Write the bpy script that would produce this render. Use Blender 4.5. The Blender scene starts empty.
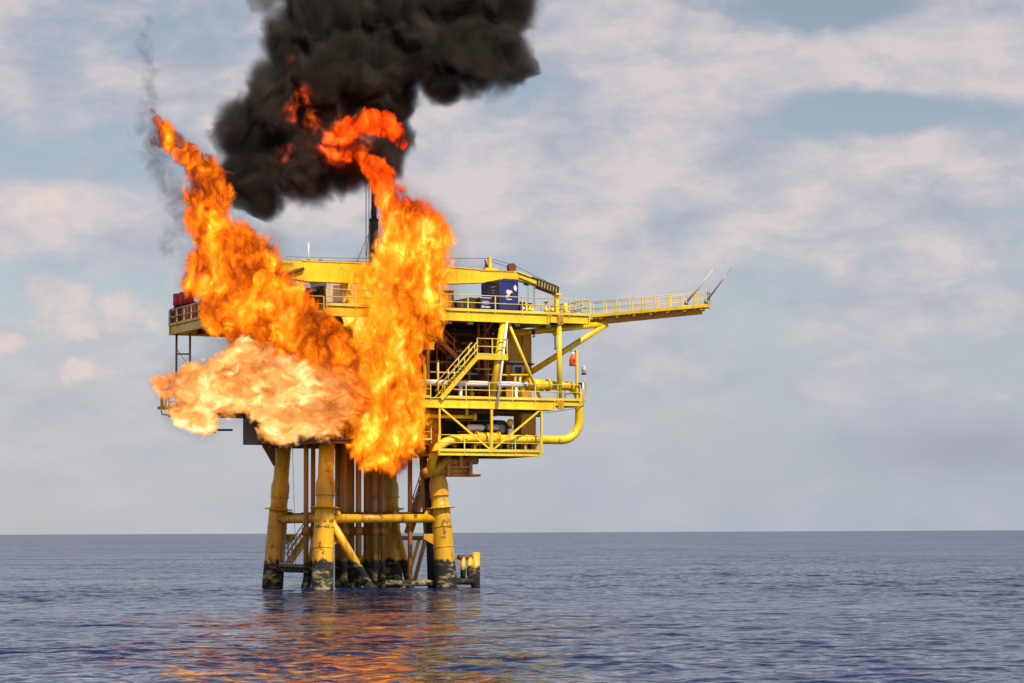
import bpy, bmesh, math, random
import numpy as np
from mathutils import Vector, Matrix, noise
random.seed(7)
SC = bpy.context.scene
C = SC.collection
R = math.radians

# ------------------------------------------------------------------ camera
F, H = 2424.0, 3.73
PITCH = math.atan(190.8 / F)
cam = bpy.data.cameras.new('camera')
cam_o = bpy.data.objects.new('camera', cam)
C.objects.link(cam_o)
cam.lens = F / 1024 * 36
cam.sensor_width = 36
cam.clip_start = 0.5
cam.clip_end = 1.0e5
CM = Matrix.Translation((0, 0, H)) @ Matrix.Rotation(math.pi / 2 + PITCH, 4, 'X') @ Matrix.Rotation(R(-0.25), 4, 'Z')
cam_o.matrix_world = CM
SC.camera = cam_o


def ray(px, py):
    return CM.to_3x3() @ Vector(((px - 512) / F, -(py - 341.5) / F, -1))


def world_at(px, py, Y):
    d = ray(px, py)
    return Vector((0, 0, H)) + d * (Y / d.y)


# platform frame: origin under the front leg, u along the sunlit front, v away from the viewer
TH = R(26.6)
d0 = ray(322, 588.5)
O = Vector((0, 0, H)) + d0 * (-H / d0.z)
U = Vector((math.cos(TH), math.sin(TH), 0))
V = Vector((-math.sin(TH), math.cos(TH), 0))


def at(px, py, u=None, v=None, z=None):
    d = ray(px, py)
    c = Vector((0, 0, H)) - O
    if v is not None:
        t = (v - c.dot(V)) / d.dot(V)
    elif u is not None:
        t = (u - c.dot(U)) / d.dot(U)
    else:
        t = (z - c.z) / d.z
    q = c + d * t
    return Vector((q.dot(U), q.dot(V), q.z))


def to_world(p):
    return O + U * p[0] + V * p[1] + Vector((0, 0, p[2]))


# ------------------------------------------------------------------ materials
class NT:
    def __init__(s, nt):
        s.nt = nt

    def n(s, t, **kw):
        x = s.nt.nodes.new('ShaderNode' + t)
        for k, val in kw.items():
            setattr(x, k, val)
        return x

    def link(s, a, b):
        s.nt.links.new(a, b)

    def math(s, op, a, b=None, c=None, clamp=False):
        x = s.n('Math', operation=op, use_clamp=clamp)
        for i, q in enumerate((a, b, c)):
            if q is None:
                continue
            if isinstance(q, (int, float)):
                x.inputs[i].default_value = q
            else:
                s.link(q, x.inputs[i])
        return x.outputs[0]

    def rng(s, val, a, b, c=0.0, d=1.0, smooth=False):
        x = s.n('MapRange')
        if smooth:
            x.interpolation_type = 'SMOOTHSTEP'
        s.link(val, x.inputs[0])
        for i, q in zip((1, 2, 3, 4), (a, b, c, d)):
            if isinstance(q, (int, float)):
                x.inputs[i].default_value = q
            else:
                s.link(q, x.inputs[i])
        return x.outputs[0]

    def noise(s, vec, scale, detail=4, rough=.55, dist=0.0):
        x = s.n('TexNoise')
        x.inputs['Scale'].default_value = scale
        x.inputs['Detail'].default_value = detail
        x.inputs['Roughness'].default_value = rough
        x.inputs['Distortion'].default_value = dist
        if vec is not None:
            s.link(vec, x.inputs['Vector'])
        return x.outputs['Fac']

    def mapping(s, vec, loc=(0, 0, 0), scale=(1, 1, 1), rot=(0, 0, 0)):
        x = s.n('Mapping')
        x.inputs[1].default_value = loc
        x.inputs[2].default_value = rot
        x.inputs[3].default_value = scale
        s.link(vec, x.inputs[0])
        return x.outputs[0]

    def mix(s, fac, a, b):
        x = s.n('Mix', data_type='RGBA')
        for i, q in ((0, fac), (6, a), (7, b)):
            if isinstance(q, (int, float)):
                x.inputs[i].default_value = q
            elif isinstance(q, tuple):
                x.inputs[i].default_value = (*q, 1)
            else:
                s.link(q, x.inputs[i])
        return x.outputs[2]

    def ramp(s, fac, stops):
        x = s.n('ValToRGB')
        s.link(fac, x.inputs[0])
        e = x.color_ramp.elements
        e[0].position, e[0].color = stops[0][0], (*stops[0][1], 1)
        e[1].position, e[1].color = stops[-1][0], (*stops[-1][1], 1)
        for p, c in stops[1:-1]:
            q = e.new(p)
            q.color = (*c, 1)
        return x.outputs[0]


def new_mat(name):
    m = bpy.data.materials.new(name)
    m.use_nodes = True
    nt = m.node_tree
    return m, NT(nt), nt.nodes['Principled BSDF'], nt.nodes['Material Output']


def paint(name, col, rough=.45, metal=0.0, rust=.25, rust_col=(.16, .045, .012), vary=.18, streak=True, scale=1.0, corr=None):
    """weathered paint: tone drift, grime streaks running down, rust spots"""
    m, t, b, out = new_mat(name)
    geo = t.n('NewGeometry')
    P = geo.outputs['Position']
    n1 = t.noise(P, .35 * scale, 4, .6)
    dark = tuple(c * (1 - vary * 1.6) for c in col)
    lite = tuple(min(1, c * (1 + vary * .5)) for c in col)
    c = t.mix(t.rng(n1, .35, .65), dark, lite)
    if streak:
        sv = t.mapping(P, scale=(3.2 * scale, 3.2 * scale, .35 * scale))
        n2 = t.noise(sv, 1.0, 5, .65)
        c = t.mix(t.math('MULTIPLY', t.rng(n2, .50, .74), .6), c, tuple(x * .45 for x in col))
    n3 = t.noise(P, 1.9 * scale, 6, .68)
    rm = t.rng(n3, .70 - rust * .3, .76 - rust * .3)
    c = t.mix(t.math('MULTIPLY', rm, .9 if rust > 0 else 0.0), c, rust_col)
    t.link(c, b.inputs['Base Color'])
    b.inputs['Roughness'].default_value = rough
    b.inputs['Metallic'].default_value = metal
    bp = t.n('Bump')
    bp.inputs['Strength'].default_value = .25
    bp.inputs['Distance'].default_value = .02
    t.link(n3, bp.inputs['Height'])
    t.link(bp.outputs[0], b.inputs['Normal'])
    return m


def leg_paint(name, col, top=1.83):
    """yellow paint with rust runs, and black marine growth with pale barnacle bands at the foot"""
    m, t, b, out = new_mat(name)
    P = t.n('NewGeometry').outputs['Position']
    sep = t.n('SeparateXYZ')
    t.link(P, sep.inputs[0])
    z = sep.outputs['Z']
    n1 = t.noise(P, .4, 4, .6)
    c = t.mix(t.rng(n1, .35, .68), tuple(x * .72 for x in col), col)
    sv = t.mapping(P, scale=(2.4, 2.4, .28))
    n2 = t.noise(sv, 1.0, 5, .66)
    c = t.mix(t.math('MULTIPLY', t.rng(n2, .50, .68), .8), c, (.32, .12, .012))
    n3 = t.noise(t.mapping(P, scale=(1, 1, .55)), 1.25, 6, .7)
    c = t.mix(t.math('MULTIPLY', t.rng(n3, .585, .64), .9), c, (.14, .032, .008))
    e = t.noise(t.mapping(P, scale=(1.4, 1.4, .5)), 1.0, 5, .65)
    edge = t.math('ADD', z, t.math('MULTIPLY', t.math('SUBTRACT', e, .5), 1.5))
    g = t.rng(edge, top - .10, top + .10, 1, 0)
    n4 = t.noise(t.mapping(P, scale=(.8, .8, 2.2)), 1.1, 6, .72)
    grow = t.mix(t.rng(t.math('SUBTRACT', n4, t.math('MULTIPLY', z, .05)), .48, .59), (.012, .011, .009), (.40, .31, .12))
    c = t.mix(g, c, grow)
    t.link(c, b.inputs['Base Color'])
    t.link(t.rng(g, 0, 1, .42, .8), b.inputs['Roughness'])
    bp = t.n('Bump')
    bp.inputs['Strength'].default_value = .6
    bp.inputs['Distance'].default_value = .06
    t.link(t.math('MULTIPLY', n4, t.math('ADD', g, .12)), bp.inputs['Height'])
    t.link(bp.outputs[0], b.inputs['Normal'])
    return m


YEL = (.95, .61, .010)
M = {}
M['yellow'] = paint('yellow paint', YEL, .4, rust=.20, vary=.14)
M['rail'] = paint('pale yellow rail paint', (.80, .60, .10), .45, rust=.06, streak=False)
M['leg'] = leg_paint('leg paint with marine growth', (.84, .44, .008))
M['fender'] = leg_paint('fender paint with growth', (.74, .44, .02), 1.25)
M['ochre'] = paint('ochre panel paint', (.66, .30, .015), .5, rust=.12)
M['orange'] = paint('orange oxide paint', (.58, .22, .025), .5, rust=.3)
M['oxide'] = paint('brown oxide steel', (.15, .05, .014), .6, rust=.35)
M['conductor'] = leg_paint('conductor paint with growth', (.33, .15, .013))
M['dark'] = paint('sooty dark steel and shade fill', (.030, .024, .022), .6, rust=.18, rust_col=(.07, .025, .01))
M['steel'] = paint('grey steel', (.30, .29, .28), .4, metal=.5, rust=.12)
M['white'] = paint('white paint', (.84, .82, .78), .4, rust=.03, rust_col=(.4, .25, .1), streak=False, vary=.06)
M['cream'] = paint('grey white cladding', (.62, .58, .54), .5, rust=.05)
M['navy'] = paint('navy blue container paint', (.030, .034, .19), .4, rust=.02, vary=.15)
M['red'] = paint('red paint', (.62, .03, .02), .4, rust=.08)
M['maroon'] = paint('dark red tank paint', (.16, .02, .022), .5, rust=.15)
M['blackwire'] = paint('black wire', (.03, .03, .035), .5, rust=0, streak=False)
M['buoy'] = paint('orange red plastic', (.78, .10, .02), .4, rust=0, vary=.08)
M['letter'] = paint('white lettering paint', (.82, .82, .80), .5, rust=0.02, vary=.05)
M['stencil'] = paint('black stencil paint', (.035, .03, .02), .6, rust=.05)
M['grating'] = paint('deck grating', (.10, .075, .03), .7, rust=.3)
M['stack'] = paint('blue black stack paint', (.045, .05, .075), .5, rust=.08)
M['glass'] = None
m, t, b, _ = new_mat('dark window glass')
b.inputs['Base Color'].default_value = (.02, .025, .03, 1)
b.inputs['Roughness'].default_value = .08
M['glass'] = m


# ------------------------------------------------------------------ mesh builder (platform frame coordinates)
class MB:
    def __init__(s):
        s.v, s.f, s.sm = [], [], []

    def add(s, verts, faces, smooth=False):
        k = len(s.v)
        s.v += [Vector(x) for x in verts]
        s.f += [tuple(i + k for i in f) for f in faces]
        s.sm += [smooth] * len(faces)
        return s

    def box(s, a, b):
        x0, x1 = sorted((a[0], b[0])); y0, y1 = sorted((a[1], b[1])); z0, z1 = sorted((a[2], b[2]))
        return s.add([(x, y, z) for z in (z0, z1) for y in (y0, y1) for x in (x0, x1)],
                     [(0, 2, 3, 1), (4, 5, 7, 6), (0, 1, 5, 4), (2, 6, 7, 3), (0, 4, 6, 2), (1, 3, 7, 5)])

    def bar(s, p, q, w, h, up=(0, 0, 1)):
        p, q = Vector(p), Vector(q)
        d = (q - p).normalized()
        up = Vector(up)
        if abs(d.dot(up)) > .98:
            up = Vector((0, 1, 0))
        a = d.cross(up).normalized() * (w / 2)
        c = a.cross(d).normalized() * (h / 2)
        vs = [e + a * i + c * j for e in (p, q) for i, j in ((-1, -1), (1, -1), (1, 1), (-1, 1))]
        return s.add(vs, [(3, 2, 1, 0), (4, 5, 6, 7), (0, 1, 5, 4), (1, 2, 6, 5), (2, 3, 7, 6), (3, 0, 4, 7)])

    def ibeam(s, p, q, w, h, up=(0, 0, 1), tf=.07, tw=.05):
        p, q = Vector(p), Vector(q)
        z = Vector(up)
        s.bar(p + z * (h / 2 - tf / 2), q + z * (h / 2 - tf / 2), w, tf, up)
        s.bar(p - z * (h / 2 - tf / 2), q - z * (h / 2 - tf / 2), w, tf, up)
        return s.bar(p, q, tw, h - 2 * tf, up)

    def tube(s, p, q, r, r2=None, n=14, cap=True):
        return s.path([p, q], [r, r if r2 is None else r2], n, cap)

    def path(s, pts, r, n=14, cap=True):
        pts = [Vector(p) for p in pts]
        if not isinstance(r, (list, tuple)):
            r = [r] * len(pts)
        dirs = []
        for i in range(len(pts)):
            a = pts[max(i - 1, 0)]; b = pts[min(i + 1, len(pts) - 1)]
            dirs.append((b - a).normalized())
        ref = Vector((0, 0, 1)) if abs(dirs[0].z) < .9 else Vector((0, 1, 0))
        vs, fs = [], []
        for i, p in enumerate(pts):
            d = dirs[i]
            a = d.cross(ref)
            if a.length < 1e-4:
                ref = Vector((1, 0, 0)); a = d.cross(ref)
            a.normalize()
            c = a.cross(d)
            ref = c
            for k in range(n):
                w = 2 * math.pi * k / n
                vs.append(p + a * (math.cos(w) * r[i]) + c * (math.sin(w) * r[i]))
        for i in range(len(pts) - 1):
            for k in range(n):
                k2 = (k + 1) % n
                fs.append((i * n + k, i * n + k2, (i + 1) * n + k2, (i + 1) * n + k))
        s.add(vs, fs, True)
        if cap:
            s.add([], [])
            k0 = len(s.v) - len(vs)
            s.f.append(tuple(k0 + i for i in reversed(range(n)))); s.sm.append(False)
            e = k0 + (len(pts) - 1) * n
            s.f.append(tuple(e + i for i in range(n))); s.sm.append(False)
        return s

    def lathe(s, base, prof, n=24, axis=(0, 0, 1)):
        """prof = [(radius, distance along axis)]"""
        base, ax = Vector(base), Vector(axis).normalized()
        return s.path2([base + ax * h for _, h in prof], [r for r, _ in prof], ax, n)

    def path2(s, pts, r, ax, n):
        ref = Vector((0, 0, 1)) if abs(ax.z) < .9 else Vector((0, 1, 0))
        a = ax.cross(ref).normalized(); c = a.cross(ax)
        vs = [p + a * (math.cos(2 * math.pi * k / n) * q) + c * (math.sin(2 * math.pi * k / n) * q) for p, q in zip(pts, r) for k in range(n)]
        fs = [(i * n + k, i * n + (k + 1) % n, (i + 1) * n + (k + 1) % n, (i + 1) * n + k) for i in range(len(pts) - 1) for k in range(n)]
        k0 = len(s.v)
        s.add(vs, fs, True)
        s.f.append(tuple(k0 + i for i in reversed(range(n)))); s.sm.append(False)
        e = k0 + (len(pts) - 1) * n
        s.f.append(tuple(e + i for i in range(n))); s.sm.append(False)
        return s

    def prism(s, poly, off):
        """flat polygon of 3-D points, thickened by the vector off"""
        poly = [Vector(p) for p in poly]; off = Vector(off); n = len(poly)
        vs = poly + [p + off for p in poly]
        fs = [tuple(reversed(range(n))), tuple(range(n, 2 * n))] + [(i, (i + 1) % n, n + (i + 1) % n, n + i) for i in range(n)]
        return s.add(vs, fs)

    def corr(s, p, du, height, n, depth, out):
        """corrugated sheet standing on the line p -> p+du"""
        p, du, out = Vector(p), Vector(du), Vector(out)
        pr = []
        for i in range(n):
            for f, d in ((0, 0), (.3, 0), (.5, 1), (.8, 1)):
                pr.append(p + du * ((i + f) / n) + out * (depth * d))
        pr.append(p + du)
        k = len(pr)
        return s.add(pr + [q + Vector((0, 0, height)) for q in pr], [(i, i + 1, k + i + 1, k + i) for i in range(k - 1)])

    def build(s, name, mat, parent=None, base=None):
        me = bpy.data.meshes.new(name)
        b0 = Vector(base) if base is not None else (Vector(parent['base']) if parent is not None else Vector((0, 0, 0)))
        me.from_pydata([tuple(v - b0) for v in s.v], [], s.f)
        bm = bmesh.new(); bm.from_mesh(me)
        bmesh.ops.recalc_face_normals(bm, faces=bm.faces)
        bm.to_mesh(me); bm.free()
        me.polygons.foreach_set('use_smooth', s.sm)
        me.materials.append(mat)
        me.update()
        o = bpy.data.objects.new(name, me)
        C.objects.link(o)
        if parent is not None:
            o.parent = parent
            o['base'] = tuple(b0)
        else:
            o.location = to_world(b0); o.rotation_euler = (0, 0, TH)
            o['base'] = tuple(b0)
        return o


def tag(o, label=None, cat=None, group=None, kind=None):
    for k, val in (('label', label), ('category', cat), ('group', group), ('kind', kind)):
        if val:
            o[k] = val
    return o


def thing(name, base, label, cat, group=None):
    o = bpy.data.objects.new(name, None)
    C.objects.link(o)
    o.empty_display_size = .3
    o.location = to_world(base); o.rotation_euler = (0, 0, TH)
    o['base'] = tuple(base)
    return tag(o, label, cat, group)


def text_mesh(body, size):
    cu = bpy.data.curves.new('txt', 'FONT')
    cu.body = body; cu.size = size; cu.align_x = 'CENTER'; cu.extrude = 0; cu.resolution_u = 3
    o = bpy.data.objects.new('txt', cu); C.objects.link(o)
    me = bpy.data.meshes.new_from_object(o.evaluated_get(bpy.context.evaluated_depsgraph_get()))
    vs = [v.co.copy() for v in me.vertices]; fs = [tuple(p.vertices) for p in me.polygons]
    bpy.data.objects.remove(o)
    return vs, fs


def lerp(a, b, t):
    return Vector(a) + (Vector(b) - Vector(a)) * t


# ================================================================== PLATFORM
plat = thing('oil_platform', (0, 0, 0), 'large yellow offshore oil platform on four legs standing in the sea', 'oil platform')
S = 9.3
LEAN = 1 / 17.0


def legc(a, b, z):
    return Vector((a + (1 if a == 0 else -1) * z * LEAN, b + (1 if b == 0 else -1) * z * LEAN, z))


def bent_text(body, size, c, r, ang, zc, name, parent):
    vs, fs = text_mesh(body, size)
    out = []
    for p in vs:
        a = ang + p.x / r
        out.append((c.x + math.cos(a) * r, c.y + math.sin(a) * r, zc + p.y))
    return MB().add(out, fs).build(name, M['stencil'], parent)


for (a, b_) in ((0, 0), (0, S), (S, 0), (S, S)):
    rp = [(-3, .78), (0, .755), (2.2, .715), (4.9, .67), (5.55, .66), (5.56, .60), (6.05, .60), (6.6, .655), (7.1, .655), (7.5, .545), (12.2, .53)]
    lg = MB().path([legc(a, b_, z) for z, _ in rp], [r for _, r in rp], 32).build('leg', M['leg'], plat)
    MB().path([legc(a, b_, 5.40), legc(a, b_, 5.47)], 1.0, 32).build('flange', M['leg'], lg)
    MB().path([legc(a, b_, 6.28), legc(a, b_, 6.33)], .72, 32).build('ring', M['leg'], lg)
    for z in (2.75, 4.15):
        MB().path([legc(a, b_, z - .02), legc(a, b_, z + .02)], .715 + (4.9 - z) * .012, 32).build('weld_seam', M['leg'], lg)
    # gusset plate (pad-eye) pointing inwards
    sx = 1 if a == 0 else -1
    c = legc(a, b_, 3.3)
    MB().prism([c + Vector((sx * .6, 0, .35)), c + Vector((sx * 1.45, 0, .35)), c + Vector((sx * 1.45, 0, 0)), c + Vector((sx * .6, 0, -.45))], (0, .12, 0)).build('gusset', M['leg'], lg)
    c = legc(a, b_, 5.2)
    if b_ == 0 or a == 0:
        MB().prism([c + Vector((sx * (.9 + .34 * math.cos(w)), 0, -.25 + .34 * math.sin(w))) for w in [i * math.pi / 5 for i in range(10)]], (0, .14, 0)).build('padeye', M['leg'], lg)
    if b_ == 0:
        lines = (('P-1 A 600', 4.46), ('200 82 -', 4.08)) if a == 0 else (('ELJ-1 A', 4.42), ('LEG', 4.08))
        for bdy, z in lines:
            n_, k_ = len(bdy), 0
            for word in bdy.split(' '):
                mid_ = (k_ + len(word) / 2 - n_ / 2) * .185
                bent_text(word, .32, legc(a, b_, z), .70, -math.pi / 2 + (-.34 if a == 0 else .45) + mid_ / .70, z, 'stencil_lettering', lg)
                k_ += len(word) + 1

# horizontal braces and knee braces
ZB = 4.72
for (p, q) in (((0, 0), (S, 0)), ((0, 0), (0, S)), ((S, 0), (S, S)), ((0, S), (S, S))):
    MB().tube(legc(*p, ZB), legc(*q, ZB), .30 if p != (0, S) else .26, n=20).build('horizontal_brace', M['leg'], plat)
for p, q in (((.35, .1, 5.0), (4.1, .1, -.75)), ((.15, .35, 5.0), (.2, 3.9, -.6)), ((S - .4, S - .2, 4.9), (S - 3.8, S - .2, -.6)), ((S - .15, S - .4, 4.9), (S - .2, 5.4, -.6))):
    MB().tube(p, q, .30, n=20).build('knee_brace', M['leg'], plat)

# conductors (well pipes) with guide frame
cz = 12.0
con_px = [(306, 1.9, .17), (313, 2.3, .16), (344, 2.3, .26), (351, 3.6, .24), (358.5, 2.2, .20), (367, 3.2, .24), (375, 2.0, .21), (379, 3.4, .16), (383, 2.2, .17), (338, 4.6, .22), (371, 5.0, .2), (346, 5.6, .2), (410, 2.2, .16)]
for px, v, r in con_px:
    p = at(px, 520, v=v)
    o = MB().tube((p.x, p.y, -2), (p.x, p.y, cz), r, n=16).build('conductor_pipe', M['conductor'] if px != 410 else M['orange'], plat)
    if px != 410:
        MB().lathe((p.x, p.y, 3.55), [(r + .02, 0), (r + .13, .05), (r + .13, .5), (r + .02, .62)], 16).build('collar', M['conductor'], o)
gf = MB()
for v in (1.6, 2.9, 4.2, 5.5):
    gf.ibeam((.7, v, 5.0), (8.6, v, 5.0), .25, .35)
for u in (1.0, 3.2, 5.6, 8.2):
    gf.ibeam((u, .4, 4.98), (u, 8.8, 4.98), .25, .33)
gf.build('conductor_guide_frame', M['oxide'], plat)
# dark caisson standing inboard of the right leg, with its slant
p0, p1 = at(428, 470, v=2.2), at(432, 588, v=2.2)
MB().tube(p0, p1, .30, n=16).build('caisson', M['dark'], plat)
MB().tube(at(423, 455, v=2.6), at(428, 540, v=2.6), .28, n=16).build('caisson', M['ochre'], plat)
for z, r in ((.25, .22),):
    MB().tube((S - .3, .4, z), (S - 5.6, 4.2, z), r).build('waterline_brace', M['fender'], plat)
    MB().tube((.2, .9, 1.2), (.1, 8.6, 1.2), .2).build('waterline_brace', M['conductor'], plat)

# boat fender at the right leg
ff = MB()
fa, fb = at(462, 556, v=.6), at(479, 556, v=.6)
fnd = MB().tube((fb.x - .28, fb.y, -1), (fb.x - .28, fb.y, 2.35), .32, n=18).build('boat_fender', M['fender'], plat)
MB().tube((fa.x - .3, fa.y, 2.0), (fb.x - .28, fb.y, 2.0), .17).build('rail', M['oxide'], fnd)
MB().tube((fa.x - .6, fa.y, .35), (fb.x - .28, fb.y, .35), .26).build('rail', M['fender'], fnd)
for px in (463, 469.5):
    q = at(px, 556, v=.6)
    MB().tube((q.x, q.y, .3), (q.x, q.y, 2.0), .19).build('upright', M['fender'], fnd)


# ---------------------------------------------------------------- railings
def railing(pts, parent=None, sp=1.5, h=1.08, r=.036, mat='rail', mids=(.52,), inside=None, name='railing'):
    pts = [Vector(p) for p in pts]
    up = Vector((0, 0, 1))
    m = MB()
    for a, b in zip(pts, pts[1:]):
        for f in (1.0,) + tuple(mids):
            m.tube(a + up * h * f, b + up * h * f, r, n=6)
        m.bar(a + up * .07, b + up * .07, .02, .12)
    o = m.build(name, M[mat], parent if parent is not None else plat)
    for i, (a, b) in enumerate(zip(pts, pts[1:])):
        n = max(1, round((b - a).length / sp))
        for k in range(n + (1 if i == len(pts) - 2 else 0)):
            q = lerp(a, b, k / n)
            MB().bar(q - up * .18, q + up * h, .075, .055, (0, 1, 0)).build('post', M[mat], o)
    return o


def deck(name, u0, u1, v0, v1, zt, th, joist=1.8, mat='yellow', skip=()):
    """plate on a ring of deep I-beams with joists below"""
    o = MB().box((u0 + .03, v0 + .03, zt - .10), (u1 - .03, v1 - .03, zt - .02)).build(name, M['grating'], plat)
    for a, b in (((u0, v0), (u1, v0)), ((u1, v0), (u1, v1)), ((u1, v1), (u0, v1)), ((u0, v1), (u0, v0))):
        d = (Vector((*b, 0)) - Vector((*a, 0))).normalized()
        inn = Vector((-d.y, d.x, 0)) * .12
        A = Vector((*a, zt - th / 2)) + inn; B = Vector((*b, zt - th / 2)) + inn
        e = MB().ibeam(A, B, .26, th, tf=.06)
        L = (B - A).length
        n = int(L // 2.4)
        for k in range(1, n):   # web stiffeners
            q = lerp(A, B, k / n)
            e.bar(q - Vector((0, 0, th / 2 - .07)), q + Vector((0, 0, th / 2 - .07)), .02, .22, tuple(-d))
        e.build('edge_beam', M[mat], o)
    n = max(2, int((u1 - u0) / joist))
    for k in range(1, n):
        u = u0 + (u1 - u0) * k / n
        MB().ibeam((u, v0 + .26, zt - .1 - th * .36), (u, v1 - .26, zt - .1 - th * .36), .2, th * .7).build('joist', M['oxide'], o)
    return o


VF = -2.0
ZT, ZM, ZS = 19.08, 13.0, 9.35       # top, main and cellar deck levels
td = deck('top_deck', -.6, 16.4, VF, 11.5, ZT, .75)
td2 = deck('top_deck', 16.4, 19.7, VF, 2.6, ZT, .62)
lw = deck('top_deck', -6.9, -.6, VF, 12.1, 18.55, .70)
md = deck('main_deck', -1.5, 16.9, VF, 10.0, ZM, .72)
md2 = deck('main_deck', 16.9, 18.9, VF, .4, ZM + .02, .42)
md3 = deck('main_deck', -7.6, -1.5, 3.0, 10.0, 12.4, .5)
sd = deck('cellar_deck', 7.75, 15.7, VF, 4.5, ZS, .33)
sd2 = deck('cellar_deck', -.9, 7.75, -1.0, 9.0, 10.1, .33, mat='oxide')

railing([(-.5, VF + .05, ZT), (16.4, VF + .05, ZT), (19.65, VF + .05, ZT), (19.65, 2.5, ZT), (16.5, 2.5, ZT)], sp=2.05)
railing([(19.2, VF + .35, ZT), (19.2, 2.2, ZT)], sp=2.0, mids=(.66, .33))
railing([(-.7, VF + .05, 18.55), (-6.85, VF + .05, 18.55), (-6.85, 12.05, 18.55), (-1, 12.05, 18.55)], sp=1.6)
railing([(8.1, VF + .05, ZM), (18.85, VF + .05, ZM), (18.85, .35, ZM)], sp=1.75)
railing([(-1.45, VF + .05, ZM), (7.2, VF + .05, ZM)], sp=1.6)
railing([(-7.55, 3.05, 12.4), (-7.55, 9.95, 12.4), (-1.5, 9.95, 12.4)], sp=1.6)
railing([(7.8, VF + .05, ZS), (15.65, VF + .05, ZS), (15.65, 4.4, ZS)], sp=1.95)
railing([(4.6, -.95, 10.1), (7.7, -.95, 10.1)], sp=.9)

# columns between the decks
def column(p, q, r, mat='yellow', n=16):
    return MB().tube(p, q, r, n=n).build('column', M[mat], plat)


for px in (559.5,):
    p = at(px, 400, v=VF + .25)
    column((p.x, p.y, ZM), (p.x, p.y, ZT - .7), .19)
    MB().box((p.x - .22, VF - .01, ZT - .74), (p.x + .22, VF + .05, ZT - .06)).build('stiffener_plate', M['ochre'], plat)
    MB().box((p.x - .22, VF - .01, ZM - .70), (p.x + .22, VF + .05, ZM - .05)).build('stiffener_plate', M['ochre'], plat)
sa, sb = at(503, 322, v=VF + .3), at(492, 399, v=VF + .3)
column(sb, sa, .24)
MB().tube(at(507, 322, v=VF + .05), at(497, 408, v=VF - .12), .09).build('white_drain_pipe', M['white'], plat)
for px, r in ((508, .115),):
    MB().tube(at(px, 322, v=VF + .3), at(540, 398, v=VF + .3), r).build('diagonal_brace', M['yellow'], plat)
for u, v in ((-.3, 6), (5, 11), (11, 11), (16, 9), (-1, -1.4), (5.2, -1.6), (16, 5.5), (2, 3)):
    column((u, v, ZM), (u, v, ZT - .6), .2)
for u, v in ((-6.5, 11.6), (-6.5, 9.0)):
    pass
for px, v in ((176.5, 11.8), (190, 10.2)):   # hangers under the left wing
    p = at(px, 345, v=v)
    MB().tube((p.x, p.y, 17.9), (p.x, p.y, 13.0), .08).build('hanger', M['steel'], plat)
pa, pb = at(176.5, 354, v=11.8), at(190, 354, v=10.2)
MB().tube(pa, pb, .06).tube((pa.x, pa.y, 16.9), (pb.x, pb.y, 15.4), .02).build('hanger_tie', M['steel'], plat)
# cellar level hangers and diagonals
za, zb = ZM - .72, ZS - .1
h1, h2, h3 = at(439.5, 430, v=VF + .1), at(491.5, 430, v=VF + .1), at(541.5, 430, v=VF + .1)
for h, w in ((h1, .11), (h2, .16), (h3, .13)):
    MB().bar((h.x, h.y, za), (h.x, h.y, zb), w, w, (0, 1, 0)).build('hanger', M['yellow'], plat)
MB().bar((h1.x + .1, h1.y, za), (h2.x - .1, h2.y, ZS + .1), .12, .12).build('diagonal_brace', M['yellow'], plat)
MB().bar((h2.x + .1, h2.y, ZS + .1), (h3.x - .1, h3.y, za), .12, .12).build('diagonal_brace', M['yellow'], plat)

# ---------------------------------------------------------------- stairs
def staircase(top, foot, w, n, mat='yellow', side=1, rails=True, rh=1.05):
    """straight flight; its width runs along v from the given (near) stringer"""
    top, foot = Vector(top), Vector(foot)
    off = Vector((0, w * side, 0))
    root = MB().bar(top, foot, .06, .30).build('staircase', M[mat], plat)
    MB().bar(top + off, foot + off, .06, .28).build('stringer', M[mat], root)
    for k in range(n):
        q = lerp(foot, top, (k + .5) / n)
        MB().box((q.x - .13, q.y + .03 * side, q.z), (q.x + .13, q.y + (w - .03) * side, q.z + .04)).build('tread', M['grating'], root)
    if rails:
        up = Vector((0, 0, 1))
        for o_ in (Vector((0, 0, 0)), off):
            m = MB()
            for f in (1.0, .55):
                m.tube(top + o_ + up * rh * f, foot + o_ + up * rh * f, .04, n=6)
            for k in range(4):
                q = lerp(foot, top, (k + .3) / 3.6) + o_
                m.tube(q, q + up * rh, .035, n=6)
            m.build('handrail', M['rail'] if mat == 'yellow' else M[mat], root)
    return root


lz = 16.0
la, lb = at(476.5, 356, v=VF - .1), at(507.5, 356, v=VF - .1)
ld = MB().box((la.x, VF - .08, lz - .08), (lb.x, VF + 2.2, lz)).build('stair_landing', M['grating'], plat)
MB().bar((la.x, VF - .1, lz - .16), (lb.x, VF - .1, lz - .16), .07, .30).build('edge_beam', M['yellow'], ld)
MB().bar((lb.x + .03, VF - .06, lz - .16), (lb.x + .03, VF + 2.2, lz - .16), .07, .30).build('edge_beam', M['yellow'], ld)
railing([(la.x + .05, VF - .1, lz), (lb.x - .03, VF - .1, lz), (lb.x - .03, VF + 2.1, lz)], ld, sp=1.15, h=1.15, name='railing') if False else railing([(la.x + .05, VF - .1, lz), (lb.x - .03, VF - .1, lz), (lb.x - .03, VF + 2.1, lz)], sp=1.2, h=1.15)
foot = at(441, 399, v=VF - .1)
staircase((la.x + .1, VF - .1, lz - .12), (foot.x, VF - .1, ZM - .1), .95, 14)
t1, f1 = at(421, 322, v=.6), at(457, 357, v=.6)
staircase(t1, f1, .9, 14, mat='orange')
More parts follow.
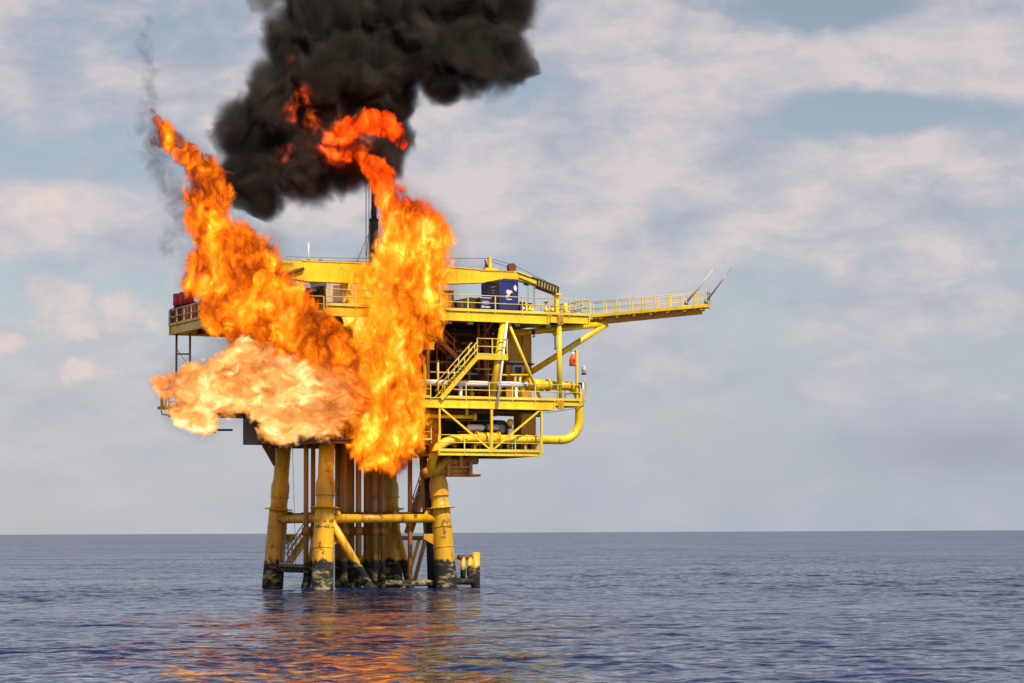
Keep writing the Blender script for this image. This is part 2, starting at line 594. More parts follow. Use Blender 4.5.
# stairs from the cellar deck down to the boat landing
staircase(at(432, 470, v=4.0), at(411, 533, v=4.0), .9, 16, mat='orange')
st = at(409, 536, v=3.6)
MB().box((st.x, 3.4, st.z - .3), (st.x + 1.4, 5.4, st.z)).build('boat_landing', M['orange'], plat)
MB().bar((st.x + 1.3, 3.6, st.z - .2), (st.x + .4, 3.6, 0.3), .22, .22).build('landing_strut', M['orange'], plat)
MB().bar((st.x + .9, 3.8, st.z - .2), (st.x + .2, 3.8, 1.2), .18, .18).build('landing_strut', M['yellow'], plat)
# small ladder platform by the left legs
MB().box((-.2, 2.6, 1.42), (.9, 7.6, 1.56)).build('boat_landing', M['oxide'], plat)
railing([(-.15, 5.2, 1.56), (-.15, 7.5, 1.56)], sp=.9, h=1.6, mat='steel')
staircase((1.2, 3.6, 4.4), (.2, 6.4, 1.6), .8, 10, mat='ochre')
MB().tube(at(292.5, 445, v=4.), at(296, 570, v=4.), .02, n=6).build('guide_cable', M['steel'], plat)

# ---------------------------------------------------------------- boom walkway on the right
w0 = Vector((19.7, -1.2, 18.95))
w0 = at(592, 316.5, v=-.6)
w1 = at(709, 306, z=w0.z + .55)
wd = (w1 - w0).normalized()
wn = Vector((wd.y, -wd.x, 0)).normalized()          # towards the viewer
up = Vector((0, 0, 1))
bw = MB().bar(w0 - wn * .5 - up * .05 + wn * .5, w1 - up * .05, 1.15, .10).build('boom_walkway', M['yellow'], plat)
MB().ibeam(w0 - up * .42 - wd * .3, w1 - up * .32 - wd * .5, .30, .42).build('girder', M['ochre'], bw)
for s_ in (-.56, .56):
    MB().bar(w0 + wn * s_ - up * .02, w1 + wn * s_ - up * .02, .05, .20).build('edge_beam', M['yellow'], bw)
for k in range(7):
    q = lerp(w0, w1, (k + .6) / 7)
    MB().bar(q - wn * .52 - up * .20, q + wn * .52 - up * .20, .22, .18).build('cross_beam', M['ochre'], bw)
for s_ in (-.54, .54):
    railing([w0 + wn * s_, w1 + wn * s_], sp=.92, h=.98, r=.03)
railing([w1 - wn * .54, w1 + wn * .54], sp=1.1, h=.98, r=.03)
MB().tube(w0 + wd * 1.0 - up * .62, at(515, 333.5, z=17.85), .22).build('boom_brace', M['yellow'], plat)
MB().tube(w0 + wd * 1.1 - up * .62, at(525, 376, v=1.2), .21).build('boom_brace', M['yellow'], plat)
for (a, b_, nm) in (((686, 303), (713, 270), 'near'), ((706, 302), (731, 268.5), 'far')):
    s_ = .3 if nm == 'near' else -.3
    z = w0.z + .5 + (-.1 if nm == 'near' else .1)
    p = at(a[0], a[1], z=z); 
    qY = to_world(p).y
    d = ray(*b_); q = Vector((0, 0, H)) + d * (qY / d.y) - O
    q = Vector((q.dot(U), q.dot(V), q.z))
    root = thing('boarding_pole', p, ('thicker pale slanted pole on the boom walkway, nearer the platform' if nm == 'near' else 'thinner slanted pole at the very end of the boom walkway'), 'pole', 'slanted poles on the boom walkway tip')
    MB().tube(p, q, .085 if nm == 'near' else .055, .07 if nm == 'near' else .045).build('shaft', M['cream'] if nm == 'near' else M['steel'], root)
    MB().lathe(p - Vector((0, 0, .12)), [(.13, 0), (.13, .12), (.09, .3)], 12).build('socket', M['steel'], root)

# ---------------------------------------------------------------- process pipework (welded to the platform)
zp = at(510, 384.5, v=-.9).z
uw0, uw1 = 6.0, at(527, 384, v=-.9).x
wp = MB().tube((uw0, -.9, zp), (uw1, -.9, zp), .21, n=18).build('white_process_pipe', M['white'], plat)
MB().bar((uw1 - .9, -.9, ZM), (uw1 - .9, -.9, zp - .15), .22, .22, (0, 1, 0)).build('pipe_support', M['white'], wp)
MB().bar((uw1 - 5.2, -.9, ZM), (uw1 - 5.2, -.9, zp - .15), .22, .22, (0, 1, 0)).build('pipe_support', M['white'], wp)


def elbow(c, a0, a1, r, ax, ay, n=8):
    return [Vector(c) + Vector(ax) * (r * math.cos(a0 + (a1 - a0) * k / n)) + Vector(ay) * (r * math.sin(a0 + (a1 - a0) * k / n)) for k in range(n + 1)]


ue = at(579.5, 420, v=-.9).x
zl = at(560, 440, v=-.9).z
X, Z = (1, 0, 0), (0, 0, 1)
pts = [(uw1 + .1, -.9, zp)] + elbow((ue - 1.0, -.9, zp - 1.0), math.pi / 2, 0, 1.0, X, Z) + elbow((ue - 1.5, -.9, zl + 1.5), 0, -math.pi / 2, 1.5, X, Z, 10)
ul = at(462, 440, v=-.9).x
pts += [(ul, -.9, zl)] + [(ul - .6, -.9, zl - .05), (ul - 1.2, -.9, zl - .22), (ul - 1.8, -.9, zl - .6), (ul - 2.1, -.7, zl - 1.2), (ul - 2.2, -.4, zl - 2.2)]
yp = MB().path(pts, .31, 18).build('yellow_process_pipe', M['yellow'], plat)
for u0, w_, r_ in ((uw1 + .25, 1.0, .43), (uw1 + 1.6, .12, .46), (uw1 + .02, .14, .5)):
    MB().tube((u0, -.9, zp), (u0 + w_, -.9, zp), r_, n=20).build('flange', M['yellow'], yp)
vu = at(488, 440, v=-.9).x
MB().tube((vu - .9, -.9, zl), (vu + .7, -.9, zl), .44, n=20).build('valve_body', M['yellow'], yp)
for d_ in (-.95, .72):
    MB().tube((vu + d_, -.9, zl), (vu + d_ + .1, -.9, zl), .52, n=20).build('flange', M['yellow'], yp)
for px in (475, 508, 525, 536):
    q = at(px, 440, v=-.9)
    MB().bar((q.x, -.9, ZS), (q.x, -.9, zl - .2), .16, .16, (0, 1, 0)).build('pipe_support', M['ochre'], yp)
    MB().tube((q.x, -.9, zl), (q.x + .12, -.9, zl), .37, n=18).build('flange', M['yellow'], yp)
q0, q1 = at(405, 415.5, v=-1.0), at(474, 415, v=-1.0)
hp = MB().tube((q0.x, -1.0, q0.z), (q1.x, -1.0, q0.z), .14).build('yellow_header_pipe', M['yellow'], plat)
MB().tube((q1.x, -1, q0.z), (q1.x + .1, -1, q0.z), .26, n=16).build('flange', M['yellow'], hp)
MB().tube((q1.x - .55, -1, q0.z), (q1.x - .55, -1, q0.z + .75), .1).build('branch', M['yellow'], hp)
# manifold below the cellar deck, in the shade
mf = MB().tube(at(470, 462, v=-.2), at(446, 462, v=-.2), .34, n=16).build('manifold', M['orange'], plat)
MB().tube(at(433, 471, v=-.2), at(471, 471, v=-.2), .27, n=16).build('header', M['orange'], mf)
MB().path([at(449, 458, v=-.3), at(443, 464, v=-.3), at(436, 470, v=-.3), at(428, 472, v=-.3), at(424, 474, v=.3)], .36, 16).build('elbow', M['ochre'], mf)
MB().tube(at(477, 460, v=.4), at(458, 461, v=.4), .3, n=16).build('header', M['orange'], mf)
for px, y0, y1 in ((448.5, 464, 477), (460.5, 455, 467), (470.5, 462, 477)):
    MB().bar(at(px, y0, v=-.7), at(px, y1, v=-.7), .22, .22, (0, 1, 0)).build('hanger', M['orange'], mf)
MB().box(at(452, 474, v=-.4), at(472, 477, v=1.0)).build('bracket', M['orange'], mf)
# left bottom bits: transition box and struts under the main deck
bx = at(249, 431, v=7.0); by = at(288, 443, v=4.0)
MB().box((bx.x, 5.2, 9.95), (bx.x + 3.6, 8.2, 11.9)).build('transition_box', M['oxide'], plat)
MB().prism([at(262, 443, v=7.), at(275, 466, v=7.), at(276, 443, v=7.)], (0, .3, 0)).build('haunch', M['oxide'], plat)
bx = at(208, 430, v=9.); b2 = at(232, 430, v=9.)
sk = MB().bar(bx, b2, .3, .14).bar(at(216, 420, v=9.), at(216, 430, v=9.), .12, .12, (0, 1, 0)).prism([at(207, 433, v=9.), at(216, 433, v=9.), at(213, 423, v=9.), at(211, 423, v=9.)], (0, .3, 0))
sk.build('outrigger', M['dark'], plat)
fz = at(162, 396, v=9.5)
o_ = MB().box((fz.x - .1, 9.2, at(162, 409, v=9.5).z), (fz.x + 1.4, 10.2, at(162, 406, v=9.5).z)).bar(at(162, 394, v=9.5), at(162, 408, v=9.5), .18, .18, (0, 1, 0)).bar(at(167, 394, v=9.5), at(165, 408, v=9.5), .12, .12, (0, 1, 0))
o_.path([at(161, 410, v=9.5), at(162, 414.5, v=9.5), at(168, 415, v=9.5)], .05, 6).build('outrigger', M['ochre'], plat)

# dark boxes added for the black shade inside the decks, blocking the sky
def dark_fill(u0, u1, v0, v1, z0, z1, mat, name='dark_fill_box', ribs=0):
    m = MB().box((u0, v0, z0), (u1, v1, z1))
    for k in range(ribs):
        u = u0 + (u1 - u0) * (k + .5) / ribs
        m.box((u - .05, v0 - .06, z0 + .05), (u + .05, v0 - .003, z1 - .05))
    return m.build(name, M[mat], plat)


dark_fill(-1.2, 11.2, 5.2, 9.5, ZM, ZT - .8, 'dark', ribs=9)
dark_fill(11.2, 14.4, 3.8, 9.5, ZM, ZT - .8, 'dark', ribs=3)
dark_fill(-1.2, 14.2, 3.0, 8.5, 10.15, ZM - .8, 'dark', ribs=8)
dark_fill(8.2, 14.2, 3.0, 4.3, ZS + .05, 10.1, 'dark', ribs=5)
for k, (px, y0, y1, v, r, mt) in enumerate([(478.5, 323, 392, .8, .09, 'orange'), (485, 323, 395, 1.4, .12, 'orange'), (491, 323, 397, 2.0, .08, 'oxide'), (469, 345, 398, .6, .11, 'orange'), (447, 330, 398, 1.2, .1, 'oxide'), (428, 340, 398, -.4, .11, 'ochre'), (461, 372, 398, .3, .2, 'oxide'), (482, 372, 398, .3, .25, 'maroon'), (500, 374, 398, 0, .12, 'ochre'), (515, 374, 398, -.2, .12, 'ochre'), (520, 374, 398, -.2, .1, 'yellow'), (438, 360, 398, .2, .08, 'rail')]):
    a, b_ = at(px, y0, v=v), at(px, y1, v=v)
    MB().tube((a.x, a.y, min(a.z, ZT - .6)), (a.x, a.y, max(b_.z, ZM)), r).build('riser_pipe', M[mt], plat)
for (x0, y0, x1, y1, v, r, mt) in [(425, 362, 470, 365, 1.0, .08, 'oxide'), (430, 372, 500, 375, .4, .06, 'cream'), (440, 333, 500, 336, 2.4, .1, 'oxide'), (450, 348, 500, 350, 2.2, .07, 'oxide'), (475, 369, 491, 369, -.3, .05, 'rail'), (500, 375, 528, 375, -.3, .07, 'yellow'), (505, 330, 560, 332, .6, .12, 'ochre'), (430, 411, 540, 413, .5, .12, 'oxide'), (445, 420, 500, 421, 1.6, .07, 'steel'), (500, 415, 540, 416, 1.0, .08, 'oxide')]:
    MB().tube(at(x0, y0, v=v), at(x1, y1, v=v), r).build('pipe_run', M[mt], plat)
MB().bar(at(478, 345, v=2.), at(492, 323, v=2.), .14, .14).build('diagonal_brace', M['orange'], plat)
MB().bar(at(413, 346, v=VF), at(434, 346, v=VF), .1, .5).build('edge_beam', M['yellow'], plat)
MB().path([at(412, 350, v=-1.2), at(420, 353, v=-1.2), at(424, 358, v=-1.2), at(425, 372, v=-1.2), at(425, 398, v=-1.2)], .11, 10).build('riser_pipe', M['yellow'], plat)
# cable trays, conduits and small-bore lines crowding the process decks
rr = random.Random(21)
for k in range(26):
    v = rr.uniform(.2, 2.8)
    x = rr.uniform(424, 503)
    y0, y1 = (326, 394) if k % 3 else (412, 446)
    if k % 2:
        a, b_ = at(x, y0 + rr.uniform(0, 20), v=v), at(x, y1, v=v)
        b_ = Vector((a.x, a.y, max(b_.z, ZM if k % 3 else 10.1)))
    else:
        a = at(x, rr.uniform(y0, y1), v=v); b_ = a + Vector((rr.uniform(.8, 2.6), 0, 0))
    if abs((a - b_).length) > .3:
        MB().tube(a, b_, rr.choice((.035, .05, .07, .09)), n=8).build('conduit', M[rr.choice(('orange', 'ochre', 'rail', 'steel', 'orange', 'oxide', 'cream'))], plat)  # mostly light colours, picked so the pipes look orange-lit in the shade
for k, (x, y, v) in enumerate(((448, 386, .2), (472, 388, -.2), (495, 389, -.1), (520, 391, -.5), (455, 440, .3), (500, 441, -.2), (530, 442, -.3), (440, 441, .6))):
    a = at(x, y, v=v)
    zf = ZM if y < 400 else ZS
    MB().lathe((a.x, v, zf), [(.16, 0), (.16, .06), (.07, .08), (.07, .3), (.17, .34), (.17, .5), (.06, .55), (.06, .8), (.16, .81), (.16, .85)], 12).build('stub_valve', M[('ochre', 'rail', 'maroon', 'yellow')[k % 4]], plat)
for k, x in enumerate((449, 470, 517, 548)):
    a = at(x, 325, v=VF + .4)
    MB().box((a.x - .2, VF + .3, ZT - .95), (a.x + .2, VF + .6, ZT - .76)).build('floodlight', M['steel'], plat)
# cable bundle at the deck corner
cb = MB()
for k in range(4):
    cb.path([at(560, 404 + k, v=-.5), at(572, 404.5 + k, v=-.5), at(579, 405 + k * .6, v=-.7), at(584, 400, v=-.9)], .025, 6)
cb.path([at(545, 413, v=-.5), at(560, 411, v=-.6), at(575, 408.5, v=-.8), at(585, 401, v=-.9)], .02, 6)
cb.build('cable_bundle', M['blackwire'], plat)

# ================================================================== EQUIPMENT (things that stand on the platform)
# ochre equipment room
p0, p1 = at(506, 336, v=1.4), at(531.5, 336, v=1.4)
er = thing('equipment_room', (p0.x, 1.4, ZM), 'ochre equipment room with white framed window in the shade below the top deck', 'cabin')
MB().box((p0.x, 1.4, ZM), (p1.x, 5.2, 15.7)).build('wall', M['ochre'], er)
MB().box((p0.x, 1.4, 15.78), (p1.x, 5.2, 18.0)).build('wall', M['ochre'], er)
MB().box((p0.x - .1, 1.25, 15.66), (p1.x + .1, 5.3, 15.80)).build('floor_band', M['dark'], er)
MB().box((p0.x + .2, 1.28, 15.80), (p1.x - .5, 1.4, 15.92)).build('ledge', M['cream'], er)
MB().tube((p1.x - .75, 1.33, 15.9), (p1.x - .75, 1.33, 18), .05).build('conduit', M['ochre'], er)
wa, wb = at(512, 365, v=1.4), at(523, 378, v=1.4)
w_ = MB().box((wa.x, 1.32, wb.z), (wb.x, 1.397, wa.z)).build('window', M['cream'], er)
MB().box((wa.x + .17, 1.29, wb.z + .12), (wb.x - .17, 1.318, wa.z - .14)).build('pane', M['glass'], w_)
# cellar level panel cabinet
p0, p1 = at(521, 412, v=.4), at(536, 440, v=.4)
cbn = thing('panel_cabinet', (p0.x, .4, ZS), 'ochre steel cabinet on the cellar deck behind the yellow diagonal brace', 'cabinet')
MB().box((p0.x, .4, ZS), (p1.x, 1.6, p0.z)).build('body', M['ochre'], cbn)
MB().box((p0.x + .08, .36, ZS + .2), (p1.x - .08, .397, p0.z - .12)).build('door', M['ochre'], cbn)
MB().box((p0.x + .2, .32, ZS + 1.0), (p0.x + .26, .358, ZS + 1.3)).build('handle', M['steel'], cbn)
# white horizontal vessel + motor on cellar deck
a, b_ = at(469, 427.5, v=-.2), at(482, 427.5, v=-.2)
vs_ = thing('pressure_vessel', (a.x, -.2, ZS), 'small white horizontal vessel above the yellow pipe on the cellar deck', 'tank')
MB().lathe((a.x, -.2, a.z), [(.05, -.16), (.18, -.12), (.235, 0), (.235, b_.x - a.x), (.18, b_.x - a.x + .1), (.05, b_.x - a.x + .14)], 20, (1, 0, 0)).build('shell', M['white'], vs_)
for u in (a.x + .2, b_.x - .2):
    MB().bar((u, -.2, ZS), (u, -.2, a.z - .2), .12, .2, (0, 1, 0)).build('saddle', M['steel'], vs_)
a, b_ = at(487, 427.5, v=-.2), at(498, 427.5, v=-.2)
mo = thing('pump_motor', (a.x, -.2, ZS), 'grey pump motor beside the yellow hanger on the cellar deck', 'pump')
MB().tube((a.x, -.2, a.z), (b_.x, -.2, a.z), .24, n=18).build('motor', M['cream'], mo)
MB().tube((a.x - .35, -.2, a.z), (a.x, -.2, a.z), .11, n=12).build('shaft', M['steel'], mo)
MB().box((a.x, -.45, ZS), (b_.x, .05, a.z - .2)).build('base_frame', M['dark'], mo)
a = at(499, 429, v=.4)
dm = thing('fan_housing', (a.x, .4, ZS), 'round black fan housing beside the pump motor', 'fan')
MB().tube((a.x, .0, a.z), (a.x, .9, a.z), .62, n=28).build('housing', M['dark'], dm)
MB().tube((a.x, -.06, a.z), (a.x, -.003, a.z), .3, n=20).build('hub', M['steel'], dm)
MB().box((a.x - .5, .1, ZS), (a.x + .5, .8, a.z - .55)).build('stand', M['dark'], dm)
for px, py in ((510.5, 424),):
    a = at(px, py, v=-.4)
    va = thing('control_valve', (a.x, -.4, ZS), 'yellow and white valve with actuator standing on the cellar deck', 'valve')
    MB().tube((a.x, -.4, ZS), (a.x, -.4, a.z), .1).build('stem', M['steel'], va)
    MB().lathe((a.x, -.4, a.z - .1), [(.1, 0), (.24, .1), (.24, .35), (.1, .45)], 16).build('actuator', M['yellow'], va)
    MB().box((a.x - .18, -.55, a.z - .75), (a.x + .18, -.25, a.z - .35)).build('body', M['white'], va)
for i, (px, v) in enumerate(((464, -.3), (479, -.2))):
    a = at(px, 398, v=v)
    va = thing('wellhead_valve', (a.x, v, ZM), 'dark red wellhead valve stack ' + ('left of the white support behind the stair foot' if i == 0 else 'below the white pipe, left of the slanted column'), 'valve', 'wellhead valves below the white pipe')
    MB().lathe((a.x, v, ZM), [(.25, 0), (.25, .1), (.14, .12), (.14, .4), (.27, .42), (.27, .55), (.16, .57), (.16, .9), (.1, 1.0), (.1, 1.4)], 16).build('body', M['maroon'], va)
    MB().path([Vector((a.x + .25 * math.cos(w), v - .25, ZM + 1.1 + .25 * math.sin(w))) for w in [k * math.pi / 8 for k in range(17)]], .03, 6).build('handwheel', M['orange'], va)

# navy container and its little neighbours
a, b_ = at(500, 310, v=-1.3), at(518.3, 310, v=-1.3)
ch = 2.36
cl = 3.0
ct = thing('shipping_container', (a.x, -1.3, ZT), 'tall navy blue offshore container with white lettering on the top deck', 'container')
k = MB().box((a.x + .05, -1.24, ZT + .1), (b_.x - .05, -1.3 + cl - .05, ZT + ch - .06))
k.corr((a.x + .08, -1.245, ZT + .12), (b_.x - a.x - .16, 0, 0), ch - .24, 5, .04, (0, -1, 0))
k.corr((a.x + .045, -1.3 + cl - .08, ZT + .12), (0, -(cl - .16), 0), ch - .24, 9, .04, (-1, 0, 0))
k.build('body', M['navy'], ct)
fr = MB()
for u in (a.x, b_.x - .1):
    for v in (-1.3, -1.3 + cl - .1):
        fr.box((u, v, ZT), (u + .1, v + .1, ZT + ch))
for zz in (ZT + .001, ZT + ch - .12):
    for v in (-1.302, -1.3 + cl - .098):
        fr.box((a.x + .1, v, zz), (b_.x - .1, v + .1, zz + .11))
    for u in (a.x - .002, b_.x - .098):
        fr.box((u, -1.2, zz), (u + .1, -1.3 + cl - .1, zz + .11))
fr.build('frame', M['navy'], ct)


def sign(body, size, org, du, name, parent, mat='letter', off=(0, 0, 0)):
    """lettering on an upright face; du = reading direction"""
    vs, fs = text_mesh(body, size)
    org, du, off = Vector(org), Vector(du).normalized(), Vector(off)
    return MB().add([org + du * p.x + Vector((0, 0, p.y)) + off for p in vs], fs).build(name, M[mat], parent)


um = (a.x + b_.x) / 2
yv = -1.306
lg_ = MB()
lg_.prism([(um - .12, yv, ZT + 1.30), (um - .26, yv, ZT + 1.52), (um - .10, yv, ZT + 1.66), (um + .02, yv, ZT + 1.60), (um + .14, yv, ZT + 1.62), (um + .30, yv, ZT + 1.46), (um + .12, yv, ZT + 1.40), (um + .06, yv, ZT + 1.30)], (0, .012, 0))
lg_.prism([(um - .28, yv, ZT + 1.22), (um + .05, yv, ZT + 1.27), (um + .05, yv, ZT + 1.12), (um - .28, yv, ZT + 1.07)], (0, .012, 0))
lg_.box((um - .2, yv, ZT + .93), (um + .22, yv + .012, ZT + 1.0))
lg_.build('emblem', M['letter'], ct)
MB().prism([(b_.x - .34, yv, ZT + 1.95), (b_.x - .2, yv, ZT + 2.0), (b_.x - .1, yv, ZT + 1.8), (b_.x - .16, yv, ZT + 1.55), (b_.x - .3, yv, ZT + 1.62), (b_.x - .36, yv, ZT + 1.8)], (0, .012, 0)).build('corner_marking', M['letter'], ct)
sd_ = MB()
for k, (l, w) in enumerate(((.9, .0), (.75, .24), (.55, .44))):
    sd_.box((a.x - .012, -.6 + k * .07, ZT + 1.86 - w), (a.x - .003, -.6 + l * .8, ZT + 1.94 - w))
sd_.build('side_marking', M['cream'], ct)
# navy crate in front-left with white sign
a2, b2 = at(480.5, 310, v=-1.5), at(491, 310, v=-1.5)
cr = thing('tool_crate', (a2.x, -1.5, ZT), 'low navy blue crate with white lettering left of the tall container', 'crate')
MB().box((a2.x, -1.5, ZT + .08), (b2.x, -.4, ZT + .95)).build('body', M['navy'], cr)
MB().box((a2.x - .03, -1.53, ZT + .951), (b2.x + .03, -.37, ZT + 1.02)).build('lid', M['cream'], cr)
MB().box((a2.x, -1.45, ZT), (b2.x, -.45, ZT + .08)).build('skid', M['dark'], cr)
sign('JSB', .40, ((a2.x + b2.x) / 2, -1.504, ZT + .48), (1, 0, 0), 'lettering', cr)
MB().box((a2.x + .08, -1.512, ZT + .30), (b2.x - .08, -1.503, ZT + .37)).build('white_band', M['letter'], cr)
a2, b2 = at(520, 310, v=-1.2), at(524.5, 310, v=-1.2)
cr = thing('winch_box', (a2.x, -1.2, ZT), 'small navy winch box at the right foot of the tall container', 'winch')
MB().box((a2.x, -1.2, ZT), (b2.x + .1, -.4, ZT + .62)).build('body', M['navy'], cr)
MB().tube((a2.x + .05, -1.1, ZT + .74), (b2.x + .05, -1.1, ZT + .74), .12, n=12).build('drum', M['dark'], cr)
MB().tube((a2.x + .28, -1.22, ZT + .4), (a2.x + .28, -1.203, ZT + .4), .1, n=12).build('label_disc', M['letter'], cr)
a2, b2 = at(457, 310, v=-.9), at(479, 310, v=-.9)
gs = thing('generator_skid', (a2.x, -.9, ZT), 'black generator skid on the top deck left of the navy crate', 'generator')
MB().prism([(a2.x, -.9, ZT + .1), (b2.x, -.9, ZT + .1), (b2.x, -.9, ZT + 1.0), (a2.x + .9, -.9, ZT + 1.02), (a2.x + .5, -.9, ZT + .82), (a2.x, -.9, ZT + .82)], (0, 1.4, 0)).build('enclosure', M['dark'], gs)
for k in range(4):
    u = a2.x + .25 + k * .38
    MB().box((u, -.93, ZT + .2), (u + .26, -.903, ZT + .74)).build('louvre_panel', M['stack'] if k % 2 else M['oxide'], gs)
MB().box((a2.x, -.85, ZT), (b2.x, .45, ZT + .1)).build('skid', M['oxide'], gs)
a2, b2 = at(443.5, 310, v=-.6), at(455, 310, v=-.6)
gs = thing('red_cabin', (a2.x, -.6, ZT), 'rusty red cabin with slanted roof at the edge of the flames', 'cabin')
MB().prism([(a2.x, -.6, ZT), (b2.x, -.6, ZT), (b2.x - .12, -.6, ZT + 1.45), (a2.x, -.6, ZT + 1.45)], (0, 1.8, 0)).build('wall', M['oxide'], gs)
MB().box((a2.x - .05, -.66, ZT + 1.452), (b2.x - .02, 1.25, ZT + 1.52)).build('roof', M['orange'], gs)
MB().box((a2.x + .1, -.64, ZT + .1), (a2.x + .6, -.603, ZT + 1.25)).build('door', M['orange'], gs)
# grey cabin and brown machinery between the flames
a2, b2 = at(326.5, 310, v=3.), at(352, 310, v=3.)
gs = thing('deck_cabin', (a2.x, 3, ZT), 'pale grey deck cabin under the crane boom between the two flames', 'cabin')
MB().box((a2.x, 3, ZT), (b2.x, 6, ZT + 2.25)).build('wall', M['cream'], gs)
MB().box((a2.x - .08, 2.92, ZT + 2.253), (b2.x + .08, 6.08, ZT + 2.36)).build('roof', M['steel'], gs)
MB().box((a2.x + .5, 2.96, ZT + .05), (a2.x + 1.2, 2.997, ZT + 1.9)).build('door', M['steel'], gs)
a2, b2 = at(308, 310, v=2.), at(325, 310, v=2.)
gs = thing('machinery_unit', (a2.x, 2, ZT), 'sooty brown machinery unit beside the pale grey deck cabin', 'machine')
MB().box((a2.x, 2, ZT), (b2.x, 3.6, ZT + 1.1)).build('housing', M['oxide'], gs)
MB().tube((a2.x + .2, 2.8, ZT + 1.3), (b2.x - .1, 2.8, ZT + 1.3), .3, n=16).build('drum', M['dark'], gs)
MB().box((b2.x - .35, 2.1, ZT + 1.103), (b2.x, 3.4, ZT + 1.7)).build('vent', M['dark'], gs)
# small valves and yellow bits at the right end of the top deck
for i, px in enumerate((530, 546, 552)):
    a2 = at(px, 310, v=.9 - i * .3)
    gs = thing('deck_valve', (a2.x, a2.y, ZT), 'yellow deck valve with black handwheel, ' + ('nearest the navy winch box', 'middle one of three under the crane tip', 'right one beside the boom rest')[i], 'valve', 'yellow valves on the right end of the top deck')
    hh = (.95, 1.05, .8)[i]
    MB().lathe((a2.x, a2.y, ZT), [(.18, 0), (.18, .08), (.08, .1), (.08, .35), (.17, .4), (.17, .6), (.06, .65), (.06, hh)], 14).build('body', M['yellow'], gs)
    MB().tube((a2.x, a2.y, ZT + hh), (a2.x, a2.y, ZT + hh + .05), .17, n=16).build('handwheel', M['blackwire'], gs)
dp = thing('deck_pipework', (14.8, .8, ZT), 'low yellow pipe frame on the top deck under the crane tip', 'pipework')
m = MB()
for zz in (.35, .75):
    m.tube((14.9, 1.0, ZT + zz), (16.6, 1.0, ZT + zz), .06)
for u in (14.9, 15.5, 16.1, 16.6):
    m.tube((u, 1.0, ZT), (u, 1.0, ZT + .75), .06)
m.build('pipe_frame', M['yellow'], dp)
MB().tube((15.6, .2, ZT + .14), (16.9, .2, ZT + .14), .14).build('coiled_hose', M['oxide'], dp)
dc = at(565.5, 310, v=0.)
gs = thing('yellow_manifold_post', (dc.x, dc.y, ZT), 'thick yellow standpipe with side outlets behind the corner railing', 'standpipe')
MB().tube(dc * 1.0 - Vector((0, 0, dc.z - ZT)), (dc.x, dc.y, ZT + 1.0), .16).build('body', M['yellow'], gs)
for zz in (.35, .7):
    MB().tube((dc.x, dc.y, ZT + zz), (dc.x + .4, dc.y, ZT + zz), .09).build('outlet', M['yellow'], gs)

# red and maroon tanks at the far left corner
for i, (px, top, v, mt, r) in enumerate(((178.5, 297, 10.6, 'red', .40), (184, 294.5, 9.8, 'red', .34), (189, 294, 9.0, 'red', .34))):
    a2 = at(px, 310, u=-6.1)
    gs = thing('red_drum', (a2.x, a2.y, 19.95), 'bright red drum on top of the maroon tanks, ' + ('leftmost at the corner', 'middle one', 'the one nearest the flame')[i], 'drum', 'red drums on the left corner')
    z0 = 20.0
    MB().lathe((a2.x, a2.y, z0), [(r * .9, 0), (r, .04), (r, .25), (r * 1.04, .28), (r, .31), (r, .8), (r * .93, .86)], 18).build('shell', M[mt], gs)
    MB().tube((a2.x, a2.y, z0 - .1), (a2.x, a2.y, z0), r * .8, n=16).build('base', M['dark'], gs)
for i, px in enumerate((175, 181, 187.5, 194.5, 201)):
    v = 11.3 - i * 1.1
    a2 = at(px, 320, u=-6.2)
    gs = thing('maroon_tank', (a2.x, a2.y, 18.55), 'upright maroon tank behind the left railing, ' + ('first from the left corner', 'second from the left corner', 'third from the left corner', 'fourth from the left corner', 'fifth from the corner, at the flame edge')[i], 'tank', 'maroon tanks along the left railing')
    MB().lathe((a2.x, a2.y, 18.55), [(.44, 0), (.46, .05), (.46, 1.1), (.38, 1.25), (.12, 1.33)], 18).build('shell', M['maroon'], gs)
    MB().tube((a2.x, a2.y, 19.85), (a2.x, a2.y, 20.0), .1).build('cap', M['dark'], gs)

# lifebuoy post, horn and lamp at the right corner of the main deck
a2 = at(577, 398, v=VF + .2); tz = at(577, 350, v=VF + .2).z
gs = thing('safety_post', (a2.x, a2.y, ZM), 'yellow post at the right end of the main deck carrying a red bag', 'post')
MB().bar((a2.x, a2.y, ZM), (a2.x, a2.y, tz), .14, .14, (0, 1, 0)).build('post', M['yellow'], gs)
MB().bar((a2.x - .5, a2.y, tz - .1), (a2.x, a2.y, tz - .1), .07, .07).build('arm', M['oxide'], gs)
hb = thing('rescue_bag', (a2.x - .32, a2.y, tz - 1.2), 'orange red rescue bag with white collar hanging from the yellow post', 'rescue bag')
MB().lathe((a2.x - .32, a2.y, tz - 1.15), [(.22, 0), (.25, .05), (.24, .5), (.15, .72), (.07, .8)], 14).build('bag', M['buoy'], hb)
MB().lathe((a2.x - .32, a2.y, tz - .36), [(.08, 0), (.1, .1), (.04, .26)], 10).build('collar', M['white'], hb)
MB().tube((a2.x - .34, a2.y - .245, tz - .85), (a2.x - .34, a2.y - .24, tz - .65), .05, n=8).build('badge', M['stencil'], hb)
a2 = at(584, 400, v=VF + .5); 
gs = thing('fog_signal', (a2.x, a2.y, ZM), 'navigation lantern and horn on a bracket outside the deck corner', 'lantern')
zz = [at(584, y, v=VF + .5).z for y in (367, 372, 378, 388, 401)]
MB().path([(a2.x - .4, a2.y, ZM - .2), (a2.x + .15, a2.y, zz[4] + .1), (a2.x + .2, a2.y, zz[3] + .3), (a2.x, a2.y, zz[3] + .5), (a2.x, a2.y, zz[2])], .05, 8).build('pole', M['rail'], gs)
